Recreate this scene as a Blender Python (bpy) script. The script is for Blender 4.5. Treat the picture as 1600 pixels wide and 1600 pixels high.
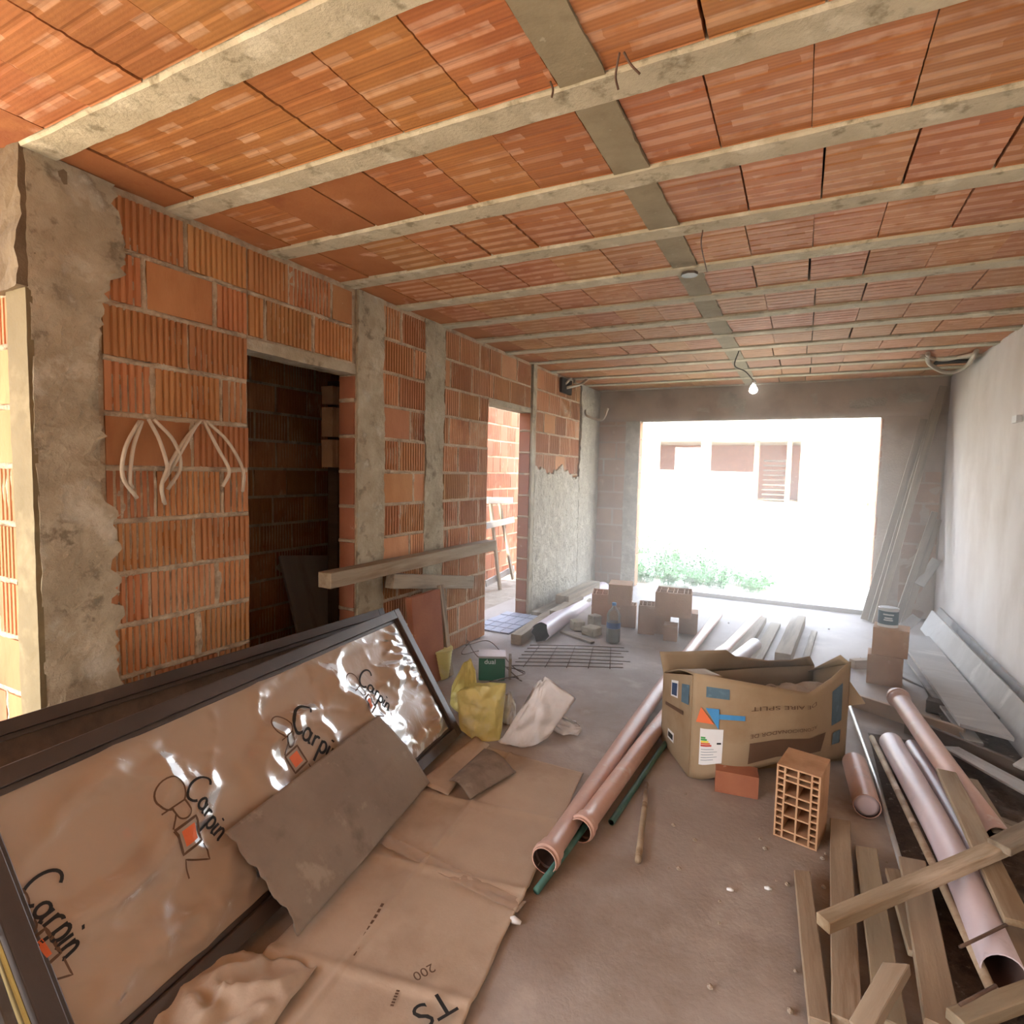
import bpy, bmesh, math, random
from mathutils import Vector, Matrix, noise
for o in list(bpy.data.objects): bpy.data.objects.remove(o)
scene = bpy.context.scene; COL = scene.collection
R = math.radians
# ---------------------------------------------------------------- camera
FPX = 890.3; YAW, PITCH, ROLL = 0.47044, 0.07056, 0.02226
CAM = Vector((0, 0, 1.5))
_f = Vector((-math.sin(YAW), math.cos(YAW), 0)); _r = Vector((math.cos(YAW), math.sin(YAW), 0)); _u = Vector((0, 0, 1))
_f2 = _f*math.cos(PITCH) - _u*math.sin(PITCH); _u2 = _u*math.cos(PITCH) + _f*math.sin(PITCH)
RX = _r*math.cos(ROLL) + _u2*math.sin(ROLL); UX = _u2*math.cos(ROLL) - _r*math.sin(ROLL); FX = _f2
cd = bpy.data.cameras.new('camera'); cam = bpy.data.objects.new('camera', cd); COL.objects.link(cam)
cd.sensor_width = 36; cd.sensor_fit = 'HORIZONTAL'; cd.lens = FPX/1600*36; cd.clip_start = .02; cd.clip_end = 500
cam.matrix_world = Matrix(((RX.x, UX.x, -FX.x, CAM.x), (RX.y, UX.y, -FX.y, CAM.y), (RX.z, UX.z, -FX.z, CAM.z), (0, 0, 0, 1)))
scene.camera = cam
# ---------------------------------------------------------------- light
scene.view_settings.view_transform = 'Standard'; scene.view_settings.look = 'None'
scene.view_settings.exposure = 0.0; scene.view_settings.gamma = 1.0; scene.view_settings.use_curve_mapping = False
EXPO = 2.5
scene.view_settings.exposure = EXPO
w = bpy.data.worlds.new('sky'); scene.world = w; w.use_nodes = True
wn = w.node_tree; bg = wn.nodes['Background']
tc = wn.nodes.new('ShaderNodeTexCoord'); sx = wn.nodes.new('ShaderNodeSeparateXYZ'); rp = wn.nodes.new('ShaderNodeValToRGB')
wn.links.new(tc.outputs['Generated'], sx.inputs[0]); wn.links.new(sx.outputs['Z'], rp.inputs[0]); wn.links.new(rp.outputs[0], bg.inputs[0])
rp.color_ramp.elements[0].position = 0; rp.color_ramp.elements[0].color = (.95, .93, .88, 1)
rp.color_ramp.elements[1].position = .7; rp.color_ramp.elements[1].color = (.60, .75, 1, 1)
bg.inputs[1].default_value = 3.0
sd = bpy.data.lights.new('sun', 'SUN'); sun = bpy.data.objects.new('sun', sd); COL.objects.link(sun)
sd.energy = 7.5; sd.angle = R(.6); sd.color = (1, .9, .74)
sun.rotation_euler = Vector((-.03, .70, -.72)).to_track_quat('-Z', 'Y').to_euler()   # light travels towards +y and down

# ---------------------------------------------------------------- helpers
def ray(px, py): return RX*((px-800)/FPX) - UX*((py-800)/FPX) + FX
def on(px, py, axis, val):
    d = ray(px, py); t = (val-CAM[axis])/d[axis]; return CAM + d*t
def G(px, py, z=0): return on(px, py, 2, z)
def lin(c):
    if isinstance(c, str): c = tuple(int(c[i:i+2], 16)/255 for i in (0, 2, 4))
    return tuple((x/12.92 if x <= .04045 else ((x+.055)/1.055)**2.4) for x in c) + (1,)
def tag(o, label=None, cat=None, group=None, kind=None):
    if label: o['label'] = label
    if cat: o['category'] = cat
    if group: o['group'] = group
    if kind: o['kind'] = kind
    return o
def new(name, me, parent=None, mat=None):
    o = bpy.data.objects.new(name, me); COL.objects.link(o)
    if parent is not None: o.parent = parent
    if mat is not None and me is not None and len(me.materials) == 0: me.materials.append(mat)
    return o
def empty(name, loc=(0, 0, 0), rz=0):
    o = bpy.data.objects.new(name, None); COL.objects.link(o); o.location = loc; o.rotation_euler = (0, 0, rz); o.empty_display_size = .1
    return o
def nz(x, y, z=0): return noise.noise(Vector((x, y, z)))
class MB:
    def __init__(s): s.v = []; s.f = []; s.m = []
    def add(s, vs, fs, mi=0):
        k = len(s.v); s.v += [tuple(v) for v in vs]; s.f += [tuple(i+k for i in f) for f in fs]; s.m += [mi]*len(fs)
    def box(s, a, b, mi=0):
        (x0, y0, z0), (x1, y1, z1) = a, b
        s.add([(x0,y0,z0),(x1,y0,z0),(x1,y1,z0),(x0,y1,z0),(x0,y0,z1),(x1,y0,z1),(x1,y1,z1),(x0,y1,z1)],
              [(0,3,2,1),(4,5,6,7),(0,1,5,4),(1,2,6,5),(2,3,7,6),(3,0,4,7)], mi)
    def tube(s, pts, r, n=8, cap=True, mi=0):
        pts = [Vector(p) for p in pts]; N = len(pts); rs = r if isinstance(r, (list, tuple)) else [r]*N
        vs = []; prev = None
        for i, p in enumerate(pts):
            t = (pts[min(i+1, N-1)]-pts[max(i-1, 0)]).normalized()
            if prev is None:
                a = Vector((0, 0, 1)) if abs(t.z) < .9 else Vector((1, 0, 0)); prev = t.cross(a).normalized()
            prev = (prev - t*prev.dot(t)).normalized(); b = t.cross(prev)
            for k in range(n):
                an = 2*math.pi*k/n; vs.append(p + (prev*math.cos(an)+b*math.sin(an))*rs[i])
        fs = [(i*n+k, i*n+(k+1) % n, (i+1)*n+(k+1) % n, (i+1)*n+k) for i in range(N-1) for k in range(n)]
        if cap: fs += [tuple(range(n))[::-1], tuple((N-1)*n+k for k in range(n))]
        s.add(vs, fs, mi)
    def grid(s, fn, nu, nv, mi=0):
        vs = [fn(i/nu, j/nv) for j in range(nv+1) for i in range(nu+1)]
        fs = [(j*(nu+1)+i, j*(nu+1)+i+1, (j+1)*(nu+1)+i+1, (j+1)*(nu+1)+i) for j in range(nv) for i in range(nu)]
        s.add(vs, fs, mi)
    def mesh(s, name, mats=None, smooth=False):
        me = bpy.data.meshes.new(name); me.from_pydata(s.v, [], s.f)
        for m in (mats or []): me.materials.append(m)
        if len(s.m) and max(s.m) > 0: me.polygons.foreach_set('material_index', s.m)
        if smooth: me.polygons.foreach_set('use_smooth', [True]*len(me.polygons))
        me.update(); return me
    def build(s, name, mats, parent=None, smooth=False):
        if not isinstance(mats, (list, tuple)): mats = [mats]
        return new(name, s.mesh(name, mats, smooth), parent)
def smoothsharp(o, ang=35):
    me = o.data; me.polygons.foreach_set('use_smooth', [True]*len(me.polygons))
    try: me.set_sharp_from_angle(angle=R(ang))
    except Exception: pass
def bez(pts, n=8):
    """Catmull-Rom through points"""
    P = [Vector(p) for p in pts]; P = [P[0]*2-P[1]] + P + [P[-1]*2-P[-2]]; out = []
    for i in range(1, len(P)-2):
        for k in range(n):
            t = k/n; a, b, c, d = P[i-1], P[i], P[i+1], P[i+2]
            out.append(.5*((2*b)+(c-a)*t+(2*a-5*b+4*c-d)*t*t+(3*b-a-3*c+d)*t**3))
    out.append(P[-2]); return out

# ---------------------------------------------------------------- materials
def mat(name, c1, c2, scale=6, rough=.9, bump=.2, bscale=60, var=.0, c3=None, s3=3, t3=(.55, .7), stretch=(1, 1, 1), metal=0, spec=.3,
        c4=None, s4=9, t4=(.6, .68), bdist=.01, coat=0, extra=None, alpha=None, detail=6, huevar=0.0):
    m = bpy.data.materials.new(name); m.use_nodes = True; nt = m.node_tree; L = nt.links; b = nt.nodes['Principled BSDF']
    tcn = nt.nodes.new('ShaderNodeTexCoord'); oi = nt.nodes.new('ShaderNodeObjectInfo')
    mp = nt.nodes.new('ShaderNodeMapping'); mp.inputs['Scale'].default_value = stretch
    va = nt.nodes.new('ShaderNodeVectorMath'); va.operation = 'ADD'
    mul = nt.nodes.new('ShaderNodeMath'); mul.operation = 'MULTIPLY'; mul.inputs[1].default_value = 37.0
    L.new(oi.outputs['Random'], mul.inputs[0]); L.new(tcn.outputs['Object'], mp.inputs[0]); L.new(mp.outputs[0], va.inputs[0]); L.new(mul.outputs[0], va.inputs[1])
    def nzn(sc, det=detail, ro=.6):
        n = nt.nodes.new('ShaderNodeTexNoise'); n.inputs['Scale'].default_value = sc; n.inputs['Detail'].default_value = det; n.inputs['Roughness'].default_value = ro
        L.new(va.outputs[0], n.inputs['Vector']); return n
    def ramp(src, a, bb, ca=(0, 0, 0, 1), cb=(1, 1, 1, 1)):
        r = nt.nodes.new('ShaderNodeValToRGB'); r.color_ramp.elements[0].position = a; r.color_ramp.elements[1].position = bb
        r.color_ramp.elements[0].color = ca; r.color_ramp.elements[1].color = cb; L.new(src, r.inputs[0]); return r
    def mix(fac, a, bb):
        x = nt.nodes.new('ShaderNodeMix'); x.data_type = 'RGBA'; L.new(fac, x.inputs['Factor'])
        for sock, v in ((x.inputs[6], a), (x.inputs[7], bb)):
            if isinstance(v, tuple): sock.default_value = v
            else: L.new(v, sock)
        return x.outputs[2]
    n1 = nzn(scale); col = ramp(n1.outputs[0], .35, .65, lin(c1), lin(c2)).outputs[0]
    if c3: col = mix(ramp(nzn(s3).outputs[0], *t3).outputs[0], col, lin(c3))
    if c4: col = mix(ramp(nzn(s4).outputs[0], *t4).outputs[0], col, lin(c4))
    if extra: col = extra(nt, L, tcn, va, mix, ramp, col)
    if var or huevar:
        hs = nt.nodes.new('ShaderNodeHueSaturation')
        mr = nt.nodes.new('ShaderNodeMapRange'); mr.inputs[3].default_value = 1-var; mr.inputs[4].default_value = 1+var
        L.new(oi.outputs['Random'], mr.inputs[0]); L.new(mr.outputs[0], hs.inputs['Value'])
        if huevar:
            wn_ = nt.nodes.new('ShaderNodeTexWhiteNoise'); wn_.noise_dimensions = '1D'; L.new(oi.outputs['Random'], wn_.inputs['W'])
            m2 = nt.nodes.new('ShaderNodeMapRange'); m2.inputs[3].default_value = .5-huevar; m2.inputs[4].default_value = .5+huevar
            L.new(wn_.outputs[0], m2.inputs[0]); L.new(m2.outputs[0], hs.inputs['Hue'])
        L.new(col, hs.inputs['Color']); col = hs.outputs[0]
    L.new(col, b.inputs['Base Color'])
    b.inputs['Roughness'].default_value = rough; b.inputs['Metallic'].default_value = metal; b.inputs['Specular IOR Level'].default_value = spec
    if coat: b.inputs['Coat Weight'].default_value = coat; b.inputs['Coat Roughness'].default_value = .15
    if alpha is not None: b.inputs['Alpha'].default_value = alpha
    if bump:
        bn = nt.nodes.new('ShaderNodeBump'); bn.inputs['Strength'].default_value = bump; bn.inputs['Distance'].default_value = bdist
        L.new(nzn(bscale, 5, .65).outputs[0], bn.inputs['Height']); L.new(bn.outputs[0], b.inputs['Normal'])
    return m
def ribs_extra(nt, L, tcn, va, mix, ramp, col, thr=.45):
    """pale scuff dashes in rows along the block, fine extrusion lines"""
    sp = nt.nodes.new('ShaderNodeSeparateXYZ'); L.new(tcn.outputs['Object'], sp.inputs[0])
    # rows across y
    def mth(op, a, b=None, c=None):
        n = nt.nodes.new('ShaderNodeMath'); n.operation = op
        for i, v in enumerate((a, b, c)):
            if v is None: continue
            if isinstance(v, (int, float)): n.inputs[i].default_value = v
            else: L.new(v, n.inputs[i])
        return n.outputs[0]
    row = mth('MULTIPLY', sp.outputs['Y'], 13.6); fr = mth('FRACT', mth('ADD', row, 20.5))
    band = mth('SUBTRACT', 1.0, mth('MULTIPLY', mth('ABSOLUTE', mth('SUBTRACT', fr, .5)), 3.4))     # centre of each row
    bandr = ramp(band, .05, .28).outputs[0]
    n = nt.nodes.new('ShaderNodeTexNoise'); n.inputs['Scale'].default_value = 12; n.inputs['Detail'].default_value = 3; L.new(va.outputs[0], n.inputs['Vector'])
    rowi = mth('FLOOR', mth('ADD', row, 20.5)); cx = mth('FLOOR', mth('ADD', mth('MULTIPLY', sp.outputs['X'], 12.5), mth('ADD', mth('MULTIPLY', rowi, .47), mth('MULTIPLY', n.outputs[0], .5))))
    cmb = nt.nodes.new('ShaderNodeCombineXYZ'); L.new(cx, cmb.inputs[0]); L.new(rowi, cmb.inputs[1]); vz = nt.nodes.new('ShaderNodeSeparateXYZ'); oin = nt.nodes.new('ShaderNodeObjectInfo'); L.new(mth('MULTIPLY', oin.outputs['Random'], 50.0), cmb.inputs[2])
    wnn = nt.nodes.new('ShaderNodeTexWhiteNoise'); wnn.noise_dimensions = '3D'; L.new(cmb.outputs[0], wnn.inputs['Vector'])
    msk = mth('MULTIPLY', mth('MULTIPLY', bandr, ramp(wnn.outputs[0], thr, thr+.25).outputs[0]), ramp(n.outputs[0], .3, .5).outputs[0])
    fine = nt.nodes.new('ShaderNodeTexWave'); fine.bands_direction = 'Y'; fine.inputs['Scale'].default_value = 22; fine.inputs['Distortion'].default_value = .3; L.new(tcn.outputs['Object'], fine.inputs['Vector'])
    f2 = mth('MULTIPLY', ramp(fine.outputs[0], .2, .8).outputs[0], .22)
    col = mix(f2, col, lin('7f4c2e'))
    return mix(mth('MULTIPLY', msk, .62), col, lin('d2a684'))
M = {}
M['brick'] = mat('brick_clay', 'a36a42', 'b27c50', 5, .85, .25, 70, .15, c3='8f5433', s3=4, t3=(.55, .75), c4='c4a88c', s4=9, t4=(.69, .76), huevar=.008, stretch=(1, 1, .35))
M['brickpale'] = mat('brick_pale', 'a8805f', 'b58e6c', 5, .85, .25, 70, .12, c3='9c7452', s3=4, c4='cdb096', s4=7, t4=(.62, .74))
M['brickdusty'] = mat('brick_dusty', 'b57a50', 'c58f66', 5, .85, .25, 70, .12, c3='9f6440', s3=4, c4='cfb79c', s4=9, t4=(.6, .72), stretch=(1, 1, .35))
M['brickred'] = mat('brick_red', '935a42', 'a0664a', 5, .9, .2, 70, .1, c4='c9b29c', s4=8, t4=(.66, .72))
M['tile'] = mat('ceiling_clay', 'a8693a', 'b77a46', 4, .75, .15, 80, .09, c3='985a32', s3=3, t3=(.55, .8), extra=ribs_extra, huevar=.008, spec=.35)
M['tileR'] = mat('ceiling_clay_striped', 'a8693a', 'b77a46', 4, .7, .15, 80, .09, c3='985a32', s3=3, t3=(.55, .8), extra=lambda *a: ribs_extra(*a, thr=.02), huevar=.008, spec=.4)
M['tileplain'] = mat('ceiling_clay_plain', '9f633a', 'aa6e42', 4, .8, .2, 60, .1, c3='8b4c30', s3=3, c4='d2a184', s4=4, t4=(.62, .72))
M['mortar'] = mat('mortar', 'b09a7e', 'c6b296', 14, .97, .7, 90, 0, c3='94806a', s3=9, t3=(.52, .66), c4='cbbba2', s4=16, t4=(.58, .68), bdist=.02)
M['concrete'] = mat('concrete', '9c8e76', 'b3a68e', 7, .95, .6, 55, 0, c3='7e725e', s3=10, t3=(.55, .64), c4='cbc2ae', s4=5, t4=(.56, .7), bdist=.015)
M['beam'] = mat('beam_concrete', 'b3a88e', 'c6bba0', 9, .95, .5, 60, .05, c3='948970', s3=13, t3=(.56, .66), c4='d2c9b0', s4=7, t4=(.56, .66), bdist=.012)
M['rib'] = mat('concrete_smooth', '8d8066', '9b8e73', 8, .9, .2, 60, .03, c3='7c6f58', s3=5, c4='a89c84', s4=30, t4=(.66, .7))
M['plasterR'] = mat('plaster_right', 'cabfb7', 'd3c9c1', 2.2, .9, .2, 40, 0, c3='b9aa9c', s3=2, t3=(.5, .75), c4='dad2ca', s4=1.3, t4=(.5, .75), stretch=(1, 1, .45))
M['plaster'] = mat('rough_plaster', 'aca08e', 'beb39f', 6, .97, 1, 26, 0, c3='968a77', s3=5, c4='cec4b2', s4=9, t4=(.52, .68), bdist=.03)
M['plasterF'] = mat('brown_render', 'b39d88', 'c0ab96', 4, .95, .4, 40, 0, c3='9a816a', s3=2.2, t3=(.52, .68), c4='bdb09e', s4=2.6, t4=(.6, .68))
M['band'] = mat('ochre_band', '6e6044', '78694c', 5, .9, .2, 60, 0, c3='8a7a5a', s3=4)
M['dark'] = mat('dark_shade', '1c140e', '241a12', 4, 1, 0)  # near-black colour stands in for shade inside gaps and holes
M['floor'] = mat('floor_concrete', '9a8b80', 'a99c91', 1.6, .7, .25, 45, 0, c3='8a7767', s3=1.4, t3=(.48, .68), c4='bdb0a3', s4=2.3, t4=(.55, .75), spec=.35)
M['wood'] = mat('sawn_wood', '8d7a64', 'a38f76', 9, .8, .3, 40, .14, c3='7f664c', s3=7, t3=(.5, .66), stretch=(.16, 1.6, 1.6), c4='b5a08a', s4=4, huevar=.006)
M['woodold'] = mat('weathered_wood', '8d7c68', 'a2917b', 9, .85, .4, 40, .12, c3='6f5f4d', s3=8, t3=(.5, .66), stretch=(.14, 1.6, 1.6), c4='b8ac9c', s4=5, t4=(.6, .7))
M['wooddk'] = mat('dark_wood', '4d3e33', '5f4e40', 9, .85, .4, 40, .1, stretch=(.14, 1.6, 1.6))
M['formboard'] = mat('grey_formwork_board', '9a948e', 'aca6a0', 3, .8, .2, 40, .08, c3='857a70', s3=3, c4='bfb9b2', s4=4, t4=(.58, .7), stretch=(.3, 1.5, 1))
M['pvc'] = mat('pvc_salmon', 'c19a88', 'caa594', 5, .42, .05, 50, .04, c3='b59588', s3=6, c4='cdb9ac', s4=12, t4=(.6, .7), spec=.5)
M['pvclilac'] = mat('pvc_lilac', 'c2b0b3', 'cbbabc', 5, .38, .05, 50, .04, c3='b09ea0', s3=7, t3=(.6, .7), spec=.5)
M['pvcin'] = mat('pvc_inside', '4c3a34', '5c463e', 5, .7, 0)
M['green'] = mat('green_conduit', '3d6258', '4a7064', 5, .5, .1, 60, .05, c3='5a7b70', s3=9)
M['greydk'] = mat('grey_frame', '4d433a', '584d43', 4, .5, .05, 60, .03, c3='6a5e52', s3=5, spec=.4)
M['frame'] = mat('brown_aluminium', '3f322a', '4a3b31', 3, .42, .05, 60, .03, c3='5a4a3d', s3=5, t3=(.55, .75), spec=.5)
M['brass'] = mat('shiny_edge', 'b5a062', 'c4b06e', 3, .25, 0, metal=.8)
M['board'] = mat('brown_backing', 'a98c70', 'b0947a', 2, .8, 0)
M['card'] = mat('cardboard', 'b09a84', 'baa58f', 3, .85, .12, 90, .04, c3='9c846e', s3=2.5, t3=(.5, .75))
M['cardgrey'] = mat('dusty_cardboard', '87786a', '948576', 4, .9, .2, 50, .03, c3='756659', s3=5, t3=(.55, .7), c4='a49584', s4=6)
M['boxcard'] = mat('box_cardboard', '937c60', '9d866a', 3, .8, .08, 90, .02, c3='8b7052', s3=2)
M['white'] = mat('white_paper', 'd8d4d0', 'e2dfdb', 3, .7, 0)
M['black'] = mat('black_ink', '23201e', '2b2826', 3, .8, 0)
M['ink'] = mat('brown_ink', '5c4432', '654b38', 3, .8, 0)
M['blue'] = mat('blue_ink', '3f7fae', '4787b5', 3, .8, 0)
M['bluegrey'] = mat('blue_grey_ink', '4b5f6a', '536873', 12, .8, 0, c3='5f7580', s3=30)
M['orange'] = mat('orange_ink', 'd8683a', 'dd7043', 3, .7, 0)
M['navy'] = mat('navy_ink', '2c3c58', '34445f', 3, .8, 0)
M['eg'] = mat('label_green', '3c9a4a', '44a050', 3, .7, 0); M['ey'] = mat('label_yellow', 'd9c93a', 'e0d040', 3, .7, 0); M['er'] = mat('label_red', 'c8402c', 'd04830', 3, .7, 0)
M['metal'] = mat('rusty_wire', '5a4538', '6d5444', 20, .7, 0, metal=.2)
M['zinc'] = mat('zinc', '9a9692', 'a8a4a0', 5, .4, .1, 40, metal=.6)
M['conduit'] = mat('beige_conduit', 'bcab94', 'cbbba4', 10, .7, .6, 160, .03)
M['yellow'] = mat('yellow_plastic', 'c4b466', 'd0c27a', 5, .45, .3, 20, .05, c3='c8bd92', s3=6, t3=(.52, .7), spec=.5)
M['sack'] = mat('white_sack', 'd0cac6', 'dad5d1', 5, .5, .3, 20, .03, c3='c0b4aa', s3=5, t3=(.56, .7), spec=.5)
M['greentin'] = mat('green_tin', '1f5238', '265c40', 3, .5, .05)
M['weed'] = mat('green_leaf', '4f8a38', '66a04a', 8, .7, 0, var=.2)
M['soil'] = mat('dry_soil', 'cfc0a8', 'dccfb8', 1.2, 1, .5, 12, 0, c3='bfae92', s3=3, bdist=.05)
M['soilrear'] = mat('dim_bounce_soil', '8a7860', '9a8870', 1.2, 1, .5, 12, 0, bdist=.05)  # copy of the soil darkened to weaken light bounced from behind
M['darkrender'] = mat('dark_render', '6a5a46', '7a6952', 8, .95, .6, 40, 0, c3='54463a', s3=6)
M['facade'] = mat('pale_facade', 'd6cfc2', 'e2dccf', 2, .9, .1)
M['rubble'] = mat('rubble', '8a7a68', 'a09080', 8, 1, .6, 30, var=.2)
M['bluetile'] = mat('blue_grey_tile', '8c8e9a', '9a9ca6', 5, .5, .1, 40, .06)
def glossy_film(name, col, mixf, rough=.12, op=.25):
    m = bpy.data.materials.new(name); m.use_nodes = True; nt = m.node_tree; L = nt.links
    for n in list(nt.nodes):
        if n.type == 'BSDF_PRINCIPLED': nt.nodes.remove(n)
    out = [n for n in nt.nodes if n.type == 'OUTPUT_MATERIAL'][0]
    tr = nt.nodes.new('ShaderNodeBsdfTransparent'); gl = nt.nodes.new('ShaderNodeBsdfGlossy'); df = nt.nodes.new('ShaderNodeBsdfDiffuse')
    gl.inputs['Roughness'].default_value = rough; df.inputs[0].default_value = lin(col)
    m1 = nt.nodes.new('ShaderNodeMixShader'); m2 = nt.nodes.new('ShaderNodeMixShader'); fr = nt.nodes.new('ShaderNodeFresnel'); fr.inputs[0].default_value = mixf
    m1.inputs[0].default_value = op
    bp = nt.nodes.new('ShaderNodeBump'); bp.inputs['Strength'].default_value = .2; bp.inputs['Distance'].default_value = .01
    t = nt.nodes.new('ShaderNodeTexCoord'); n = nt.nodes.new('ShaderNodeTexNoise'); n.inputs['Scale'].default_value = 9; n.inputs['Detail'].default_value = 3; n.inputs['Distortion'].default_value = 1.5
    L.new(t.outputs['Object'], n.inputs['Vector']); L.new(n.outputs[0], bp.inputs['Height'])
    for x in (gl, fr): L.new(bp.outputs[0], x.inputs['Normal'])
    L.new(tr.outputs[0], m1.inputs[1]); L.new(df.outputs[0], m1.inputs[2]); L.new(fr.outputs[0], m2.inputs[0]); L.new(m1.outputs[0], m2.inputs[1]); L.new(gl.outputs[0], m2.inputs[2]); L.new(m2.outputs[0], out.inputs[0])
    return m
M['film'] = glossy_film('plastic_film', 'ccb39c', 1.2, .4, .55)
M['bottle'] = glossy_film('clear_plastic', 'a8a090', 1.45, .08, .3)
em = bpy.data.materials.new('lamp_glow'); em.use_nodes = True; pb = em.node_tree.nodes['Principled BSDF']
pb.inputs['Emission Color'].default_value = (1, .93, .85, 1); pb.inputs['Emission Strength'].default_value = 14; M['glow'] = em

# ---------------------------------------------------------------- the room
XL, XR, YF, H = -2.53, 1.33, 7.5, 2.6
TH = .13
def rough_patch(mb, axis, u0, u1, z0, z1, front, depth, res=.03, amp=.006, rag=(0, 0, 0, 0), seed=0, facing=1, mi=0):
    """slab with an uneven front; axis 'x': lies in plane x=front, u is y; axis 'y': plane y=front, u is x; axis 'z': plane z=front, u is x, z0..z1 is y.
    rag = raggedness of edges (u0,u1,z0,z1)"""
    nu = max(2, int((u1-u0)/res)); nv = max(2, int((z1-z0)/res))
    def pos(i, j, back=False):
        s, t = i/nu, j/nv
        zz = z0+(z1-z0)*t; uu = u0+(u1-u0)*s
        rg = lambda q, e: nz(q*2.3, seed+e)+.45*nz(q*7.7, seed+e+3)+.4*nz(q*19, seed+e+5)+.3*nz(q*43, seed+e+8)
        ra = rag[0]*rg(zz, 1.3); rb = rag[1]*rg(zz, 5.3); rc = rag[2]*rg(uu, 2.3); rd = rag[3]*rg(uu, 8.3)
        uu2 = uu+ra*(1-s)+rb*s; zz2 = zz+rc*(1-t)+rd*t
        d = 0 if back else amp*(nz(uu*9, zz*9, seed)+.7*nz(uu*31, zz*31, seed)+.8*nz(uu*2.5, zz*2.5, seed))
        f = front - facing*(depth if back else 0) + facing*d
        return (f, uu2, zz2) if axis == 'x' else ((uu2, f, zz2) if axis == 'y' else (uu2, zz2, f))
    vs = [pos(i, j) for j in range(nv+1) for i in range(nu+1)]
    fs = [(j*(nu+1)+i, j*(nu+1)+i+1, (j+1)*(nu+1)+i+1, (j+1)*(nu+1)+i) for j in range(nv) for i in range(nu)]
    per = [(i, 0) for i in range(nu)] + [(nu, j) for j in range(nv)] + [(i, nv) for i in range(nu, 0, -1)] + [(0, j) for j in range(nv, 0, -1)]
    k = len(vs); vs += [pos(i, j, True) for i, j in per]; P = len(per)
    for q in range(P):
        i, j = per[q]; i2, j2 = per[(q+1) % P]
        fs.append((i2+j2*(nu+1), i+j*(nu+1), k+q, k+(q+1) % P))
    fs.append(tuple(k+q for q in range(P)))
    mb.add(vs, fs, mi)
BR = {}
def brick_mesh(L, hgt=.205, d=.105, ribbed=True, mt=None):
    L = round(L, 2); key = (L, hgt, d, ribbed, mt)
    if key in BR: return BR[key]
    mb = MB(); prof = []
    if ribbed:
        n = max(2, int(L/.0265)); p = L/n; g = .008
        for i in range(n):
            x = -L/2+i*p
            prof += ([(x, 0)] if i == 0 else [(x, -g), (x+.22*p, -g)]) + [(x+.38*p, 0), (x+.88*p, 0)] + ([(x+p, 0)] if i == n-1 else [])
    else: prof = [(-L/2, 0), (L/2, 0)]
    vs = []; m = len(prof)
    for z in (-hgt/2, hgt/2): vs += [(x, -y, z) for x, y in prof]
    fs = [(i, i+1, m+i+1, m+i) for i in range(m-1) if abs(prof[i][0]-prof[i+1][0]) > 1e-6]
    k = len(vs); vs += [(-L/2, d, -hgt/2), (L/2, d, -hgt/2), (L/2, d, hgt/2), (-L/2, d, hgt/2)]
    fs += [(k+1, k, k+3, k+2), tuple([k, k+1]+[i for i in range(m-1, -1, -1)]), tuple([k+2, k+3]+[m+i for i in range(m)]), (k, 0, m, k+3), (m-1, k+1, k+2, 2*m-1)]
    mb.add(vs, fs); me = mb.mesh('brick'); BR[key] = me; return me
rnd = random.Random(5)
def bead(mb, axis, facing, front, a, b, wd, hgt, seed):
    """squeezed-out mortar along a joint from a to b (u, z pairs), uneven width and height"""
    L = math.hypot(b[0]-a[0], b[1]-a[1]); n = max(2, int(L/.018)); hor = abs(b[0]-a[0]) > abs(b[1]-a[1]); vs = []
    for i in range(n+1):
        t = i/n; u = a[0]+(b[0]-a[0])*t; z = a[1]+(b[1]-a[1])*t
        w_ = wd*(1+.55*nz(u*13, z*13, seed)+.5*nz(u*47, z*47, seed)); o_ = wd*.35*nz(u*9, z*9, seed+5); h_ = hgt*(.45+.9*nz(u*15, z*15, seed+9)+.5*nz(u*50, z*50, seed+2))
        for q, hh in ((-1, -.006), (-.55, h_*.8), (0, h_), (.55, h_*.7), (1, -.006)):
            uu, zz = (u, z+o_+q*w_/2) if hor else (u+o_+q*w_/2, z)
            f = front+facing*hh if axis == 'x' else front-hh
            vs.append((f, uu, zz) if axis == 'x' else (uu, f, zz))
    mb.add(vs, [(i*5+q, i*5+q+1, i*5+6+q, i*5+5+q) for i in range(n) for q in range(4)])
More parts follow.
